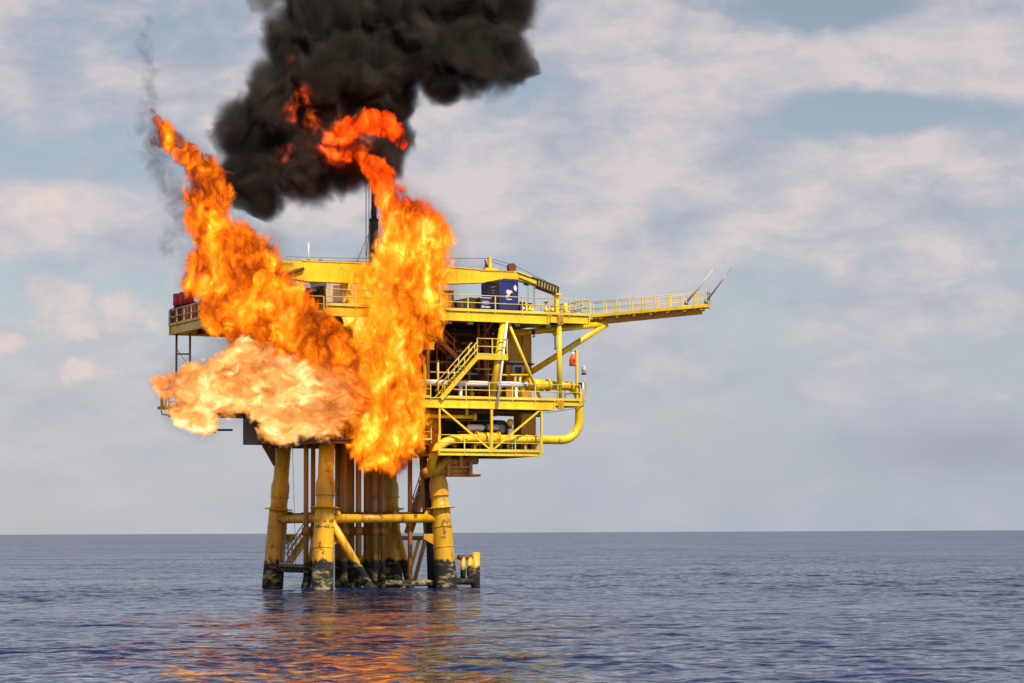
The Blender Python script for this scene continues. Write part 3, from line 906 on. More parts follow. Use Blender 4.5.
MB().lathe((a2.x, a2.y, zz[1] - .2), [(.1, 0), (.2, .05), (.22, .1), (.1, .14)], 14).build('bracket', M['dark'], gs)
MB().lathe((a2.x, a2.y, zz[1]), [(.14, 0), (.17, .1), (.15, .35), (.08, .45)], 14).build('lantern', M['cream'], gs)
MB().box((a2.x - .42, a2.y - .1, zz[3] - .05), (a2.x - .1, a2.y + .15, zz[3] + .38)).build('horn_box', M['dark'], gs)
MB().box((a2.x - .2, a2.y - .13, zz[3] - .1), (a2.x - .08, a2.y - .103, zz[3] + .42)).build('face_plate', M['white'], gs)

# hook blocks hanging below the top deck
for i, (px, y0, y1, v, s_) in enumerate(((533.5, 330, 337, -.8, .7), (555, 330, 349, -.6, 1.0))):
    a2 = at(px, y0, v=v); b2 = at(px, y1, v=v)
    gs = thing('hook_block', (a2.x, v, b2.z), ('small black hook block hanging above the ochre equipment room' if i == 0 else 'yellow and black hook block hanging left of the corner post'), 'hook')
    MB().tube((a2.x, v, ZT - .7), (a2.x, v, a2.z), .02, n=6).build('chain', M['blackwire'], gs)
    MB().lathe((a2.x, v, a2.z - .45 * s_), [(.06, 0), (.17 * s_, .1 * s_), (.17 * s_, .35 * s_), (.08, .45 * s_)], 14).build('block', M['yellow'] if i else M['dark'], gs)
    MB().path([(a2.x, v, a2.z - .42 * s_), (a2.x, v, b2.z + .2), (a2.x + .1, v, b2.z + .05), (a2.x + .02, v, b2.z - .03), (a2.x - .08, v, b2.z + .06)], .045, 8).build('hook', M['blackwire'], gs)

# exhaust stack with guy wires
a2 = at(374, 300, v=5.)
zt1, zt2 = at(374, 218, v=5.).z, at(374, 178, v=5.).z
es = thing('exhaust_stack', (a2.x, 5., ZT), 'dark blue black exhaust stack rising between the flame and the smoke', 'chimney')
MB().lathe((a2.x, 5., ZT), [(.32, 0), (.32, zt1 - ZT - .2), (.24, zt1 - ZT)], 20).build('lower_stack', M['stack'], es)
MB().lathe((a2.x, 5., zt1), [(.2, 0), (.2, zt2 - zt1)], 18).build('upper_stack', M['stack'], es)
MB().lathe((a2.x, 5., zt1 - .25), [(.36, 0), (.36, .16)], 20).build('collar', M['blackwire'], es)
for px, y in ((335, 262), (408, 262), (360, 262), (392, 262)):
    g = at(px, y, v=5.0 if px in (335, 408) else 6.5)
    MB().tube((a2.x, 5., zt1 - .2 if px in (335, 408) else zt2 - .4), (g.x, g.y, ZT), .018, n=5).build('guy_wire', M['blackwire'], es)
for px in (366, 369):
    g = at(px, 250, v=4.8)
    MB().tube((g.x, g.y, ZT), (g.x, g.y, zt2 - .2), .03, n=6).build('side_pipe', M['steel'], es)

# ---------------------------------------------------------------- crane
BV = .6
bl = at(285, 271, v=BV)
crn = thing('pedestal_crane', (bl.x - 1.2, BV, 18.55), 'long yellow box boom crane lying across the top deck with knuckle jib', 'crane')
ped = bl.x - 1.6
MB().lathe((ped, BV, 18.55), [(.75, 0), (.75, 1.8), (.95, 1.9), (.95, 2.1)], 24).build('pedestal', M['yellow'], crn)
MB().box((ped - 1.5, BV - 1.3, 20.67), (ped + 1.6, BV + 1.2, 20.82)).build('slew_platform', M['dark'], crn)
cabz = 20.825
cab = MB().prism([(ped - 1.3, BV - 1.2, cabz), (ped + .4, BV - 1.2, cabz), (ped + .6, BV - 1.2, cabz + .9), (ped + .3, BV - 1.2, cabz + 1.6), (ped - 1.3, BV - 1.2, cabz + 1.6)], (0, 1.1, 0)).build('cab', M['stack'], crn)
MB().box((ped - 1.1, BV - 1.23, cabz + .7), (ped + .2, BV - 1.203, cabz + 1.4)).build('window', M['glass'], cab)
railing_pts = [(ped - 1.4, BV - 1.28, 20.82), (ped + 1.5, BV - 1.28, 20.82)]
m = MB()
for zz in (.5, .9):
    m.tube((ped - 1.4, BV - 1.28, 20.82 + zz), (ped + 1.5, BV - 1.28, 20.82 + zz), .03, n=6)
m.build('cab_railing', M['rail'], crn)


def q_(px, py):
    return at(px, py, v=BV)


W2 = .38


def boxbeam(profile_top, profile_bot, name, parent, mat='yellow', w=W2):
    poly = [q_(*p) for p in profile_top] + [q_(*p) for p in reversed(profile_bot)]
    poly = [Vector((p.x, BV - w, p.z)) for p in poly]
    return MB().prism(poly, (0, 2 * w, 0)).build(name, M[mat], parent)


boom = boxbeam([(272, 261), (300, 261.3), (345, 263.2), (450, 268), (480, 270.5), (513, 271.5), (516, 276)], [(268, 276), (302, 281), (345, 282.8), (450, 283.6), (480, 282.5), (500, 279), (516, 280)], 'boom', crn)
fl = MB()
for (x0, y0), (x1, y1) in (((302, 281.2), (345, 283)), ((345, 283), (450, 283.8)), ((450, 283.8), (480, 282.7)), ((480, 282.7), (500, 279.2)), ((300, 261.1), (345, 263)), ((345, 263), (450, 267.8)), ((450, 267.8), (480, 270.3))):
    fl.bar(q_(x0, y0), q_(x1, y1), W2 * 2 + .12, .06)
fl.build('boom_flange', M['yellow'], boom)
fl = MB().bar(q_(478, 271), q_(512, 272), W2 * 2 + .1, .07)
fl.build('wear_plate', M['ochre'], boom)
jib = boxbeam([(509, 271.5), (514, 271), (536, 279), (556, 287.2)], [(508, 276.5), (517, 280.5), (534, 285.5), (556, 293.5)], 'jib', crn, w=.3)
lat = MB()
for k in range(8):
    f = k / 7
    x = 536 + 20 * f
    p, q = q_(x, 278.7 + 8.3 * f), q_(x - .6, 286.3 + 7.0 * f)
    lat.bar(Vector((p.x, BV - .33, p.z)), Vector((q.x, BV - .33, q.z)), .16, .05, (0, 1, 0))
p, q = q_(512, 272), q_(536, 280.6)
lat.bar(Vector((p.x, BV - .325, p.z)), Vector((q.x, BV - .325, q.z)), .05, .07)
p, q = q_(513, 277), q_(534, 285)
lat.bar(Vector((p.x, BV - .325, p.z)), Vector((q.x, BV - .325, q.z)), .05, .07)
lat.bar(q_(537, 287.4), q_(553, 293.4), .66, .08)
lat.bar(q_(530, 277.3), q_(555, 286.6), .66, .08)
lat.build('jib_lattice', M['dark'], jib)
tipm = MB()
tipm.bar(q_(556.5, 286.5), q_(556.5, 312), .26, .26, (0, 1, 0))
br = thing('boom_rest', at(556.5, 312, v=BV), 'yellow upright boom rest holding the crane tip', 'boom rest')
MB().bar(at(556.5, 294, v=BV), (at(556.5, 294, v=BV).x, BV, ZT), .26, .26, (0, 1, 0)).build('upright', M['yellow'], br)
MB().bar(at(554, 294.2, v=BV), at(559, 294.8, v=BV), .7, .12).build('cradle', M['yellow'], br)
sh = q_(511.5, 267.5)
MB().tube((sh.x, BV - .18, sh.z), (sh.x, BV + .18, sh.z), .30, n=20).build('sheave', M['oxide'], crn)
MB().prism([q_(507, 271), q_(509, 265), q_(513, 264), q_(518, 272.5)], (0, .1, 0)).build('sheave_bracket', M['oxide'], crn)
mp = q_(490, 271)
mt_ = MB().bar(q_(489.6, 269.5), q_(489.6, 257), .22, .22, (0, 1, 0)).build('gantry_post', M['yellow'], crn)
MB().bar(q_(484, 269.2), q_(496, 269.8), .5, .16).build('base_plate', M['yellow'], mt_)
MB().prism([q_(485, 269), q_(486.5, 263), q_(485.3, 260), q_(488, 266), q_(488, 269)], (0, .2, 0)).build('fitting', M['dark'], mt_)
ct_ = q_(489.6, 258.5)
wr = MB()
wr.tube(q_(286, 256.8), q_(345, 258.2), .016, n=5).tube(q_(345, 258.2), ct_, .016, n=5)
wr.build('hoist_wire', M['blackwire'], crn)
wr = MB().tube(q_(286, 260), q_(345, 261.2), .014, n=5).tube(q_(345, 261.2), q_(440, 266), .014, n=5)
wr.build('hoist_wire', M['blackwire'], crn)
for a_, b__ in (((491.5, 259), (511, 264.5)), ((491.5, 261.5), (508, 267)), ((513, 265), (546, 281))):
    MB().tube(q_(*a_), q_(*b__), .018, n=5).build('hoist_wire', M['blackwire'], crn)
MB().tube(q_(308.5, 243), q_(308.5, 262), .05, n=8).build('whip_aerial', M['white'], crn)
for px in (308.5, 320.5):
    p = q_(px, 261.5)
    MB().box((p.x - .12, BV - .1, p.z - .02), (p.x + .12, BV + .1, p.z + .12)).build('roller', M['dark'], crn)
for px, dx in ((528, 0), (533.5, 0), (534.8, 0)):
    p = q_(px, 284)
    MB().tube(p, (p.x, BV, at(px, 308, v=BV).z), .014, n=5).build('fall_wire', M['blackwire'], crn)
cyl = MB().tube(q_(277, 276.5), q_(301, 269.5), .13).tube(q_(268, 279), q_(285, 274), .18)
for o_ in cyl.v:
    o_.y -= .52
cyl.build('luffing_cylinder', M['oxide'], crn)
p = q_(525, 280)
MB().prism([q_(523.2, 285), q_(525.2, 277.5), q_(527, 282), (q_(528, 286))], (0, -.12, 0)).build('jib_sheave', M['blackwire'], crn)
sign('TONNES', .30, (q_(283, 266).x + .05, BV - W2 - .004, q_(283, 266).z), (1, 0, 0), 'lettering', crn, 'stencil')

# ================================================================== SEA
def build_sea():
    ys = [-120.0]
    while ys[-1] < 30: ys.append(ys[-1] + 6)
    while ys[-1] < 380: ys.append(ys[-1] + (.22 + max(0, ys[-1] - 60) * .0016))
    while ys[-1] < 1500: ys.append(ys[-1] * 1.008)
    while ys[-1] < 40000: ys.append(ys[-1] * 1.25)
    xs = [0.0]
    while xs[-1] < 44: xs.append(xs[-1] + .42)
    while xs[-1] < 120: xs.append(xs[-1] + 1.6)
    while xs[-1] < 40000: xs.append(xs[-1] * 1.4)
    xs = np.array([-x for x in xs[:0:-1]] + xs); ys = np.array(ys)
    Xg, Yg = np.meshgrid(xs, ys)
    rng = np.random.default_rng(5)
    Zg = np.zeros_like(Xg)
    for k in range(70):
        lam = float(np.exp(rng.uniform(np.log(.9), np.log(11))))
        th = rng.normal(R(250), .75)
        kk = 2 * math.pi / lam
        amp = .0042 * lam ** .8 * rng.uniform(.5, 1.2) * (1 if lam < 5 else .5)
        ph = rng.uniform(0, 6.28)
        arg = kk * (Xg * math.cos(th) + Yg * math.sin(th)) + ph
        fade = np.clip((lam * 120 - Yg) / (lam * 60), 0, 1)
        Zg += amp * fade * (2 * ((np.sin(arg) + 1) / 2) ** 1.6 - 1)
    patch = .75 + .35 * np.sin(Xg * .05 + 1.3 + .7 * np.sin(Yg * .021)) * np.sin(Yg * .037 + Xg * .013)
    Zg *= patch * np.clip((60 - np.abs(Xg)) / 10, 0, 1)
    nx, ny = len(xs), len(ys)
    co = np.stack([Xg, Yg, Zg], -1).reshape(-1, 3)
    idx = np.arange(nx * ny).reshape(ny, nx)
    fc = np.stack([idx[:-1, :-1], idx[:-1, 1:], idx[1:, 1:], idx[1:, :-1]], -1).reshape(-1, 4)
    me = bpy.data.meshes.new('sea')
    me.vertices.add(len(co)); me.vertices.foreach_set('co', co.ravel())
    me.loops.add(fc.size); me.loops.foreach_set('vertex_index', fc.ravel())
    me.polygons.add(len(fc)); me.polygons.foreach_set('loop_start', np.arange(0, fc.size, 4)); me.polygons.foreach_set('loop_total', np.full(len(fc), 4))
    me.polygons.foreach_set('use_smooth', np.ones(len(fc), bool))
    me.update(calc_edges=True)
    o = bpy.data.objects.new('sea', me); C.objects.link(o)
    m, t, b, out = new_mat('sea water')
    P = t.n('NewGeometry').outputs['Position']
    geo = t.n('NewGeometry')

    def slope(vec, scale, detail, k):
        x = t.n('TexNoise')
        x.inputs['Scale'].default_value = scale; x.inputs['Detail'].default_value = detail; x.inputs['Roughness'].default_value = .62
        t.link(vec, x.inputs['Vector'])
        a = t.n('VectorMath', operation='SUBTRACT'); t.link(x.outputs['Color'], a.inputs[0]); a.inputs[1].default_value = (.5, .5, .5)
        b_ = t.n('VectorMath', operation='MULTIPLY'); t.link(a.outputs[0], b_.inputs[0]); b_.inputs[1].default_value = (k * 1.4, k, 0)
        return b_.outputs[0]

    s1 = slope(t.mapping(P, scale=(.75, 1.5, 1), rot=(0, 0, R(-12))), 2.2, 4, .95)
    s2 = slope(t.mapping(P, scale=(.5, 1.3, 1), loc=(9, 4, 0), rot=(0, 0, R(8))), .75, 3, 1.05)
    s3 = slope(t.mapping(P, scale=(.35, 1.2, 1), loc=(2, 7, 0), rot=(0, 0, R(3))), .07, 4, .55)
    n3 = t.noise(t.mapping(P, scale=(.012, .045, 1)), 1.0, 4, .6)
    a = t.n('VectorMath', operation='ADD'); t.link(s1, a.inputs[0]); t.link(s2, a.inputs[1])
    a_ = t.n('VectorMath', operation='ADD'); t.link(a.outputs[0], a_.inputs[0]); t.link(s3, a_.inputs[1]); a = a_
    sc = t.n('VectorMath', operation='SCALE'); t.link(a.outputs[0], sc.inputs[0]); t.link(t.rng(n3, .3, .7, .45, 1.5), sc.inputs['Scale'])
    a = t.n('VectorMath', operation='ADD'); t.link(geo.outputs['Normal'], a.inputs[0]); t.link(sc.outputs[0], a.inputs[1])
    nz = t.n('VectorMath', operation='NORMALIZE'); t.link(a.outputs[0], nz.inputs[0])
    m.node_tree.nodes.remove(b)
    df = t.n('BsdfDiffuse'); df.inputs[0].default_value = (.008, .016, .058, 1)
    gl = t.n('BsdfGlossy'); gl.inputs[0].default_value = (.76, .80, .88, 1); gl.inputs['Roughness'].default_value = .06
    fr = t.n('Fresnel'); fr.inputs['IOR'].default_value = 1.333
    for x in (df, gl, fr):
        t.link(nz.outputs[0], x.inputs['Normal'])
    mx = t.n('MixShader'); t.link(fr.outputs[0], mx.inputs[0]); t.link(df.outputs[0], mx.inputs[1]); t.link(gl.outputs[0], mx.inputs[2])
    t.link(mx.outputs[0], out.inputs['Surface'])
    me.materials.append(m)
    tag(o, 'dark blue rippled open sea reflecting the flames, out to the horizon', 'sea', kind='structure')
    return o


build_sea()


# ================================================================== FIRE AND SMOKE
PXM = .0668


def spheres(blobs, Y, k=1.0):
    """(world centre, radius) of the puffs that make up a flame or a smoke cloud"""
    return [(world_at(b[0], b[1], Y + (b[3] if len(b) > 3 else 0)), b[2] * PXM * k) for b in blobs]


def along(blobs, step=.5):
    """fill the gaps of a chain of puffs"""
    out = []
    for a, b in zip(blobs, blobs[1:]):
        n = max(1, int(math.hypot(a[0] - b[0], a[1] - b[1]) / (step * max(2, min(a[2], b[2])))))
        out += [tuple(x + (y - x) * k / n for x, y in zip(a, b)) for k in range(n)]
    return out + [blobs[-1]]


def hull(name, sph, vox, amps, seed, warp=.6, grow=1.0):
    """one watertight billowing skin round the puffs"""
    bm = bmesh.new()
    for p, r in sph:
        bmesh.ops.create_icosphere(bm, subdivisions=3, radius=r * grow, matrix=Matrix.Translation(p))
    me = bpy.data.meshes.new(name); bm.to_mesh(me); bm.free()
    o = bpy.data.objects.new(name, me); C.objects.link(o)
    dg = bpy.context.evaluated_depsgraph_get
    m = o.modifiers.new('r', 'REMESH'); m.mode = 'VOXEL'; m.voxel_size = vox
    q = o.modifiers.new('s', 'SMOOTH'); q.iterations = 4; q.factor = .5
    me2 = bpy.data.meshes.new_from_object(o.evaluated_get(dg()))
    o.modifiers.clear(); o.data = me2
    bpy.data.meshes.remove(me)
    off = Vector((seed * 7.3, seed * 3.1, seed))
    cs = []
    for v in me2.vertices:
        p = v.co
        q = p + warp * noise.noise_vector(p * .5 + off)
        cs.append(p + v.normal * sum(a * noise.noise(q * f + off) for f, a in amps))
    base = sph[-1][0].copy()
    for v, c in zip(me2.vertices, cs):
        v.co = c - base
    o.location = base
    m = o.modifiers.new('r', 'REMESH'); m.mode = 'VOXEL'; m.voxel_size = vox * .85
    me3 = bpy.data.meshes.new_from_object(o.evaluated_get(dg()))
    o.modifiers.clear(); o.data = me3
    bpy.data.meshes.remove(me2)
    me3.name = name
    me3.polygons.foreach_set('use_smooth', np.ones(len(me3.polygons), bool))
    return o


def depth_field(t, OB, sph, base):
    """how deep a point lies in the puffs: 0 at their rim, 1 in the middle of a puff"""
    acc = None
    for p, r in sph:
        d = t.n('VectorMath', operation='DISTANCE'); t.link(OB, d.inputs[0]); d.inputs[1].default_value = tuple(p - base)
        g = t.math('MULTIPLY_ADD', d.outputs['Value'], -1 / r, 1.0)
        acc = g if acc is None else t.math('SMOOTH_MAX', acc, g, .12)
    return acc


def fire_mat(name, cols, sph, base, seed, dens=4.8, lick=(1, .3, .02), gain=1.0, scale=1.15, stretch=(1, 1, .75), alt=None, axis=2, lim=(0, 1), soot=.12, edge=.34):
    m = bpy.data.materials.new(name); m.use_nodes = True
    t = NT(m.node_tree); m.node_tree.nodes.clear()
    out = t.n('OutputMaterial')
    OB = t.n('TexCoord').outputs['Object']
    P = t.mapping(OB, loc=(seed * 3, seed * 5, seed), scale=stretch)
    dep = depth_field(t, OB, sph, base)
    dc = t.rng(dep, 0, .55, 0, 1)
    big = t.noise(t.mapping(P, loc=(4, 2, 9)), .22, 2, .5)
    mid = t.noise(t.mapping(P, loc=(1, 8, 3)), scale * .36, 3, .6, .9)
    fin = t.noise(P, scale, 7, .70, .8)
    f = t.math('ADD', t.math('MULTIPLY', mid, .45), t.math('MULTIPLY', fin, .55))
    # flame exists where the turbulence beats a threshold that rises towards the rim
    fe = t.math('ADD', f, t.math('MULTIPLY', t.math('SUBTRACT', dc, 1.0), edge))
    d = t.rng(fe, .41, .54, 0, dens)
    sm = t.math('MULTIPLY', t.rng(fe, .22, .42, 0, 1), soot)
    g = t.math('ADD', t.math('MULTIPLY', t.math('SUBTRACT', f, .5), 2.15), .51)
    g = t.math('ADD', g, t.math('MULTIPLY', t.math('SUBTRACT', big, .5), .35))
    g = t.math('ADD', g, t.math('MULTIPLY', t.math('SUBTRACT', dc, .72), .26))
    col = t.ramp(g, cols)
    if alt is not None:
        sp = t.n('SeparateXYZ'); t.link(OB, sp.inputs[0])
        b0 = base[axis]
        w_ = t.math('ADD', sp.outputs[axis], t.math('MULTIPLY', t.math('SUBTRACT', mid, .5), 6.0))
        col = t.mix(t.rng(w_, lim[0] - b0, lim[1] - b0, 0, 1, True), col, t.ramp(g, alt))
    ab = t.n('VolumeAbsorption'); ab.inputs[0].default_value = (0, 0, 0, 1); t.link(t.math('ADD', d, sm), ab.inputs[1])
    em = t.n('Emission'); t.link(col, em.inputs[0]); t.link(t.math('MULTIPLY', d, gain), em.inputs[1])
    ad = t.n('AddShader'); t.link(ab.outputs[0], ad.inputs[0]); t.link(em.outputs[0], ad.inputs[1])
    t.link(ad.outputs[0], out.inputs['Volume'])
    tr = t.n('BsdfTransparent'); es = t.n('Emission'); es.inputs[0].default_value = (*lick, 1)
    mx = t.n('MixShader')
    t.link(t.rng(fe, .50, .66, .0, .10), mx.inputs[0])
    t.link(tr.outputs[0], mx.inputs[1]); t.link(es.outputs[0], mx.inputs[2]); t.link(mx.outputs[0], out.inputs['Surface'])
    m.cycles.volume_step_rate = .05
    return m


def smoke_mat(name, col, dens, sph, base, seed, step=.12, soot=(.02, .017, .015), rim=.03, glow=None, scale=.37, edge=.42, th=(.30, .50), core=.5):
    """soot smoke thinning out towards its rim; glow = patches of flame burning inside it, (world point, radius, strength)"""
    m = bpy.data.materials.new(name); m.use_nodes = True
    t = NT(m.node_tree); m.node_tree.nodes.clear()
    out = t.n('OutputMaterial')
    OB = t.n('TexCoord').outputs['Object']
    P = t.mapping(OB, loc=(seed * 3, seed * 5, seed))
    dep = t.rng(depth_field(t, OB, sph, base), 0, core, 0, 1)
    n1 = t.noise(P, scale, 6, .62, .9)
    fe = t.math('ADD', n1, t.math('MULTIPLY', t.math('SUBTRACT', dep, 1.0), edge))
    d = t.rng(fe, th[0], th[1], 0, dens, True)
    pv = t.n('VolumePrincipled')
    tone = t.noise(t.mapping(P, loc=(5, 1, 2)), .3, 3, .6)
    t.link(t.mix(t.rng(tone, .35, .65), tuple(c * .6 for c in col), tuple(c * 1.3 for c in col)), pv.inputs['Color'])
    pv.inputs['Anisotropy'].default_value = .1
    pv.inputs['Density Attribute'].default_value = ''
    t.link(d, pv.inputs['Density'])
    if glow:
        acc = None
        for p, r, k in glow:
            q = p - base
            ln = t.n('VectorMath', operation='DISTANCE'); t.link(OB, ln.inputs[0]); ln.inputs[1].default_value = tuple(q)
            g = t.rng(ln.outputs['Value'], .2 * r, r, k, 0, True)
            acc = g if acc is None else t.math('ADD', acc, g)
        fl = t.noise(P, 1.0, 5, .65, .8)
        fl = t.rng(t.math('ADD', fl, t.math('MULTIPLY', acc, .16)), .52, .70, 0, 1)
        e = t.math('MULTIPLY', t.math('MULTIPLY', fl, acc), t.math('MULTIPLY', d, 4.2))
        t.link(e, pv.inputs['Emission Strength'])
        t.link(t.ramp(fl, [(.0, (.7, .02, .002)), (.6, (1, .06, .004)), (1, (1, .16, .01))]), pv.inputs['Emission Color'])
    t.link(pv.outputs[0], out.inputs['Volume'])
    tr = t.n('BsdfTransparent'); df = t.n('BsdfDiffuse'); df.inputs[0].default_value = (*soot, 1)
    mx = t.n('MixShader'); t.link(t.rng(fe, th[0], th[1] + .15, 0, rim), mx.inputs[0])
    t.link(tr.outputs[0], mx.inputs[1]); t.link(df.outputs[0], mx.inputs[2]); t.link(mx.outputs[0], out.inputs['Surface'])
    m.cycles.volume_step_rate = step
    return m


AMPS = [(.25, .5), (.6, .4), (1.3, .22)]
ORA = [(0.43, (0.05, 0.01, 0.004)), (0.53, (0.48, 0.06, 0.003)), (0.62, (1.35, 0.21, 0.006)), (0.71, (1.6, 0.42, 0.012)), (0.81, (2.16, 1.02, 0.06)), (0.95, (3.96, 2.7, 0.63))]
YOR = [(0.415, (0.05, 0.01, 0.004)), (0.505, (0.55, 0.075, 0.003)), (0.59, (1.4, 0.25, 0.006)), (0.675, (1.7, 0.5, 0.015)), (0.775, (2.28, 1.14, 0.084)), (0.905, (4.37, 3.04, 0.855))]
PAL = [(0.375, (0.16, 0.05, 0.02)), (0.455, (0.8, 0.2, 0.03)), (0.535, (1.3, 0.42, 0.08)), (0.625, (1.5, 0.75, 0.22)), (0.725, (1.87, 1.265, 0.55)), (0.855, (2.94, 2.45, 1.54))]
RED = [(0.41, (0.03, 0.004, 0.002)), (0.5, (0.35, 0.015, 0.002)), (0.59, (1.1, 0.06, 0.003)), (0.71, (1.5, 0.17, 0.008)), (0.87, (1.8, 0.5, 0.05))]

FA = [(152, 112, 5), (156, 121, 8), (163, 131, 12), (174, 142, 14), (187, 153, 16), (201, 166, 19), (209, 182, 23), (208, 200, 26), (206, 218, 24), (214, 237, 25), (238, 248, 28), (258, 256, 24), (247, 272, 42), (208, 266, 26), (198, 282, 20), (250, 300, 46), (222, 310, 26), (278, 318, 46), (247, 332, 26), (303, 338, 40), (325, 352, 34), (340, 362, 26), (158, 141, 10)]
FB = [(340, 131, 10, -2.2), (352, 127, 13, -2.2), (367, 122, 15, -2.2), (384, 124, 16, -2.0), (397, 132, 13, -1.8), (402, 144, 8, -1.5), (348, 156, 7, -1.5), (360, 159, 10, -1.2), (373, 168, 15, -.8), (383, 182, 18, -.5), (393, 200, 22), (404, 220, 30), (413, 243, 40), (410, 270, 45), (398, 300, 50), (394, 332, 48), (388, 362, 45), (383, 392, 46), (385, 418, 44), (390, 442, 35), (394, 458, 22), (370, 446, 26)]
FC = [(158, 382, 10), (172, 386, 18), (193, 384, 26), (187, 408, 21), (203, 420, 19), (226, 384, 35), (243, 360, 26), (262, 385, 38), (290, 396, 42), (280, 422, 26), (320, 402, 38), (345, 398, 30)]
for bl_, Y, ramp_, alt_, axis_, lim_, sd, st_, gain_, lab in (
        (FA, 160.5, ORA, None, 0, (0, 1), 1, (1, 1, .75), 1.18, 'orange plume of flame licking up and left over the crane cab'),
        (FB, 165.5, YOR, RED, 2, (22.0, 29.0), 2, (1, 1, .62), 1.18, 'tall orange column of flame in the middle, turning red inside the black smoke'),
        (FC, 160.0, PAL, ORA, 0, (world_at(300, 400, 160).x, world_at(375, 400, 160).x), 3, (.75, 1, 1), 1.15, 'pale creamy yellow fireball blowing left below the top deck')):
    sph = spheres(bl_, Y, 1.50)
    o = hull('fire', sph, .22, AMPS, sd)
    o.data.materials.append(fire_mat('flame', ramp_, sph, o.location.copy(), sd, lick=(1.2, .6, .2) if sd == 3 else (1, .3, .02), gain=gain_, stretch=st_, alt=alt_, axis=axis_, lim=lim_))
    tag(o, lab, 'fire', 'flames burning on the platform')

SM = [(248, 130, 42), (250, 175, 38), (263, 200, 26), (282, 105, 52), (302, 165, 46), (340, 150, 48), (325, 85, 62), (368, 70, 62), (375, 158, 34), (392, 135, 28), (396, 100, 30), (428, 45, 58), (442, 82, 28), (478, 48, 54), (510, 58, 32), (530, 66, 14), (420, -5, 64), (340, 15, 62), (302, 45, 42), (490, 0, 54)]
sph = spheres(SM, 167.0, 1.2)
o = hull('smoke', sph, .3, [(.2, .7), (.5, .5), (1.1, .25)], 11)
o.data.materials.append(smoke_mat('black soot smoke', (.155, .128, .105), 2.0, sph, o.location.copy(), 1, step=.12, th=(.21, .52), edge=.40, core=.5, glow=[
    (world_at(301, 112, 163.6), 1.7, 1.0), (world_at(311, 122, 163.6), 1.3, .9), (world_at(282, 150, 163.8), 1.5, .7), (world_at(335, 128, 163.6), 1.5, .8), (world_at(330, 158, 163.6), 1.4, .8), (world_at(320, 140, 163.6), 1.5, .4), (world_at(290, 62, 163.6), 1.2, .25), (world_at(350, 142, 164), 2.4, .7), (world_at(300, 95, 163.4), 1.2, .5)]))
tag(o, 'thick black brown smoke cloud rolling up to the right above the flames', 'smoke')
SG = [(282, 20, 24), (272, 45, 16), (265, -5, 28), (300, -10, 30)]
sph = spheres(SG, 168.5, 1.2)
o = hull('smoke', sph, .35, [(.3, .6), (.8, .3)], 12)
o.data.materials.append(smoke_mat('thin grey smoke', (.3, .27, .27), .8, sph, o.location.copy(), 2, rim=.01, core=.8, th=(.2, .5)))
tag(o, 'thin grey smoke veil at the top left of the black smoke cloud', 'smoke')
SW = along([(150, 22, 6), (142, 42, 8), (147, 62, 9), (152, 84, 10), (150, 106, 11), (146, 130, 13), (155, 158, 15), (172, 188, 14), (180, 216, 12), (172, 246, 11)], 1.1)
sph = spheres(SW, 161.5, 1.8)
o = hull('smoke', sph, .3, [(.5, .5), (1.2, .3)], 13)
o.data.materials.append(smoke_mat('wispy smoke', (.22, .17, .18), .45, sph, o.location.copy(), 3, rim=.01, scale=.8, th=(.36, .62), edge=.25, core=.7))
tag(o, 'thin dark wisp of smoke drifting up along the left edge of the orange flame', 'smoke')

# ================================================================== SKY AND SUN
SUN_EL, SUN_AZ = R(52), math.atan2(.55, -.83)        # azimuth from +Y towards +X
w = bpy.data.worlds.new('World'); SC.world = w; w.use_nodes = True
t = NT(w.node_tree)
bg = w.node_tree.nodes['Background']
sky = t.n('TexSky'); sky.sky_type = 'NISHITA'; sky.sun_disc = False
sky.sun_elevation = SUN_EL; sky.sun_rotation = SUN_AZ
sky.air_density = 1.0; sky.dust_density = .6; sky.ozone_density = 1.0
D = t.n('TexCoord').outputs['Generated']
sep = t.n('SeparateXYZ'); t.link(D, sep.inputs[0])
az = t.math('ARCTAN2', sep.outputs[0], sep.outputs[1])
el = t.math('ARCSINE', sep.outputs[2])
cmb = t.n('CombineXYZ'); t.link(az, cmb.inputs[0]); t.link(el, cmb.inputs[1])
Q = cmb.outputs[0]


def pxq(px, py):
    return (px - 512) / F, (532.5 - py) / F


def bump(px, py, rx, ry):
    """soft round patch of the sky around a direction"""
    a, e = pxq(px, py)
    v = t.mapping(Q, loc=(-a * F / rx, -e * F / ry, 0), scale=(F / rx, F / ry, 1))
    ln = t.n('VectorMath', operation='LENGTH'); t.link(v, ln.inputs[0])
    return t.rng(ln.outputs['Value'], 0, 1, 1, 0, smooth=True)


nb = t.noise(t.mapping(Q, scale=(10, 21, 1), loc=(3.1, 1.7, 0)), 1.0, 6, .55, .35)
nd = t.noise(t.mapping(Q, scale=(34, 54, 1), loc=(1.1, 7.7, 0)), 1.0, 6, .6, .5)
cov = t.math('ADD', t.math('MULTIPLY', nb, .62), t.math('MULTIPLY', nd, .38))
cov = t.math('ADD', cov, .14)
for px, py, rx, ry, s_ in ((960, 60, 190, 75, .22), (90, 320, 260, 95, -.12), (60, 215, 140, 60, .15), (690, 60, 200, 110, .14), (830, 190, 260, 70, .16), (480, 180, 260, 120, .12), (840, 22, 190, 40, -.22), (850, 118, 150, 34, -.20), (60, 160, 220, 40, -.08), (950, 120, 160, 30, -.20), (20, 215, 90, 36, .12)):
    cov = t.math('ADD', cov, t.math('MULTIPLY', bump(px, py, rx, ry), s_))
cm = t.rng(cov, .49, .71, 0, 1, smooth=True)
lit = t.noise(t.mapping(Q, scale=(24, 52, 1), loc=(1.0, 6.6, 0)), 1.0, 5, .58, .2)
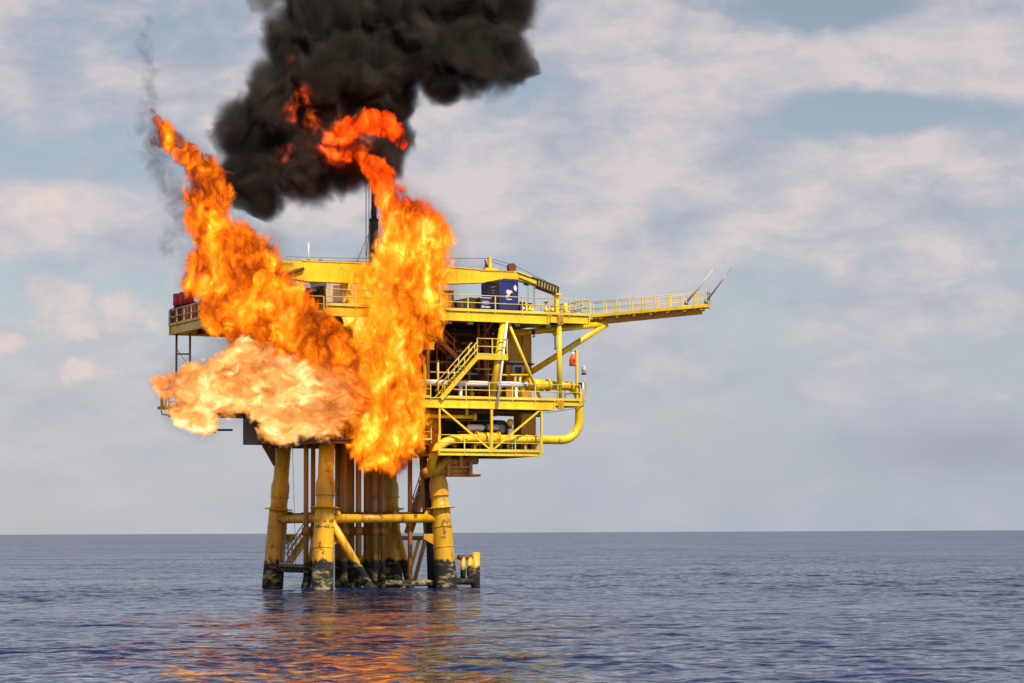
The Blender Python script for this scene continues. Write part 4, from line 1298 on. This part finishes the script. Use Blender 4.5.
lit2 = t.math('ADD', t.math('MULTIPLY', lit, .6), t.math('MULTIPLY', cov, .4))
ccol = t.ramp(lit2, [(.42, (4.1, 4.4, 5.3)), (.54, (5.5, 5.45, 6.05)), (.66, (7.5, 6.6, 6.65))])
skc = t.n('HueSaturation'); skc.inputs['Saturation'].default_value = .68; skc.inputs['Value'].default_value = .92
t.link(sky.outputs[0], skc.inputs['Color'])
hz = t.rng(el, 0, .125, 1, 0, smooth=True)
hzc = t.mix(t.rng(az, -.2, .2), (5.4, 5.5, 5.85), (4.3, 4.85, 5.8))
cm = t.math('MULTIPLY', cm, t.rng(el, .26, .6, 1, .15, True))
cloudy = t.mix(t.math('MULTIPLY', cm, .9), skc.outputs[0], ccol)
full = t.mix(t.math('MULTIPLY', hz, .8), cloudy, hzc)
pf = None
for px, py, rx, ry in ((58, 302, 62, 42), (128, 312, 56, 36), (92, 326, 110, 30), (40, 214, 80, 34), (90, 372, 60, 22), (10, 345, 40, 22)):
    b1 = bump(px, py, rx, ry)
    pf = b1 if pf is None else t.math('MAXIMUM', pf, b1)
pn = t.noise(t.mapping(Q, scale=(60, 75, 1), loc=(4.4, 2.2, 0)), 1.0, 5, .58, .3)
pe = t.math('ADD', t.math('MULTIPLY', pf, .75), t.math('MULTIPLY', t.math('SUBTRACT', pn, .5), 1.1))
pm = t.rng(pe, .16, .62, 0, 1, smooth=True)
pcol = t.ramp(t.math('ADD', t.math('MULTIPLY', pn, .7), t.math('MULTIPLY', pf, .2)), [(.38, (6.0, 5.6, 6.0)), (.58, (8.3, 6.9, 6.5))])
full = t.mix(t.math('MULTIPLY', pm, .75), full, pcol)
full = t.mix(t.math('MULTIPLY', bump(965, 452, 190, 48), .55), full, (3.2, 3.4, 4.1))
t.link(full, bg.inputs['Color'])
bg.inputs['Strength'].default_value = .096
sun = bpy.data.lights.new('sun', 'SUN')
sun.energy = 5.0; sun.angle = R(.5); sun.color = (1.0, .93, .82)
so = bpy.data.objects.new('sun', sun); C.objects.link(so)
sd_dir = Vector((math.sin(SUN_AZ) * math.cos(SUN_EL), math.cos(SUN_AZ) * math.cos(SUN_EL), math.sin(SUN_EL)))
so.rotation_euler = sd_dir.to_track_quat('Z', 'Y').to_euler()
so.location = (60, -40, 80)

# ================================================================== RENDER SETTINGS
vs_ = SC.view_settings
vs_.view_transform = 'Standard'; vs_.look = 'None'; vs_.exposure = 0; vs_.gamma = 1; vs_.use_curve_mapping = False
SC.render.engine = 'CYCLES'
cy = SC.cycles
cy.max_bounces = 6; cy.diffuse_bounces = 2; cy.glossy_bounces = 3; cy.transmission_bounces = 4
cy.transparent_max_bounces = 24; cy.volume_bounces = 0
cy.volume_max_steps = 512
cy.sample_clamp_indirect = 6
cy.use_denoising = True
for o in bpy.data.objects:
    if 'base' in o:
        del o['base']
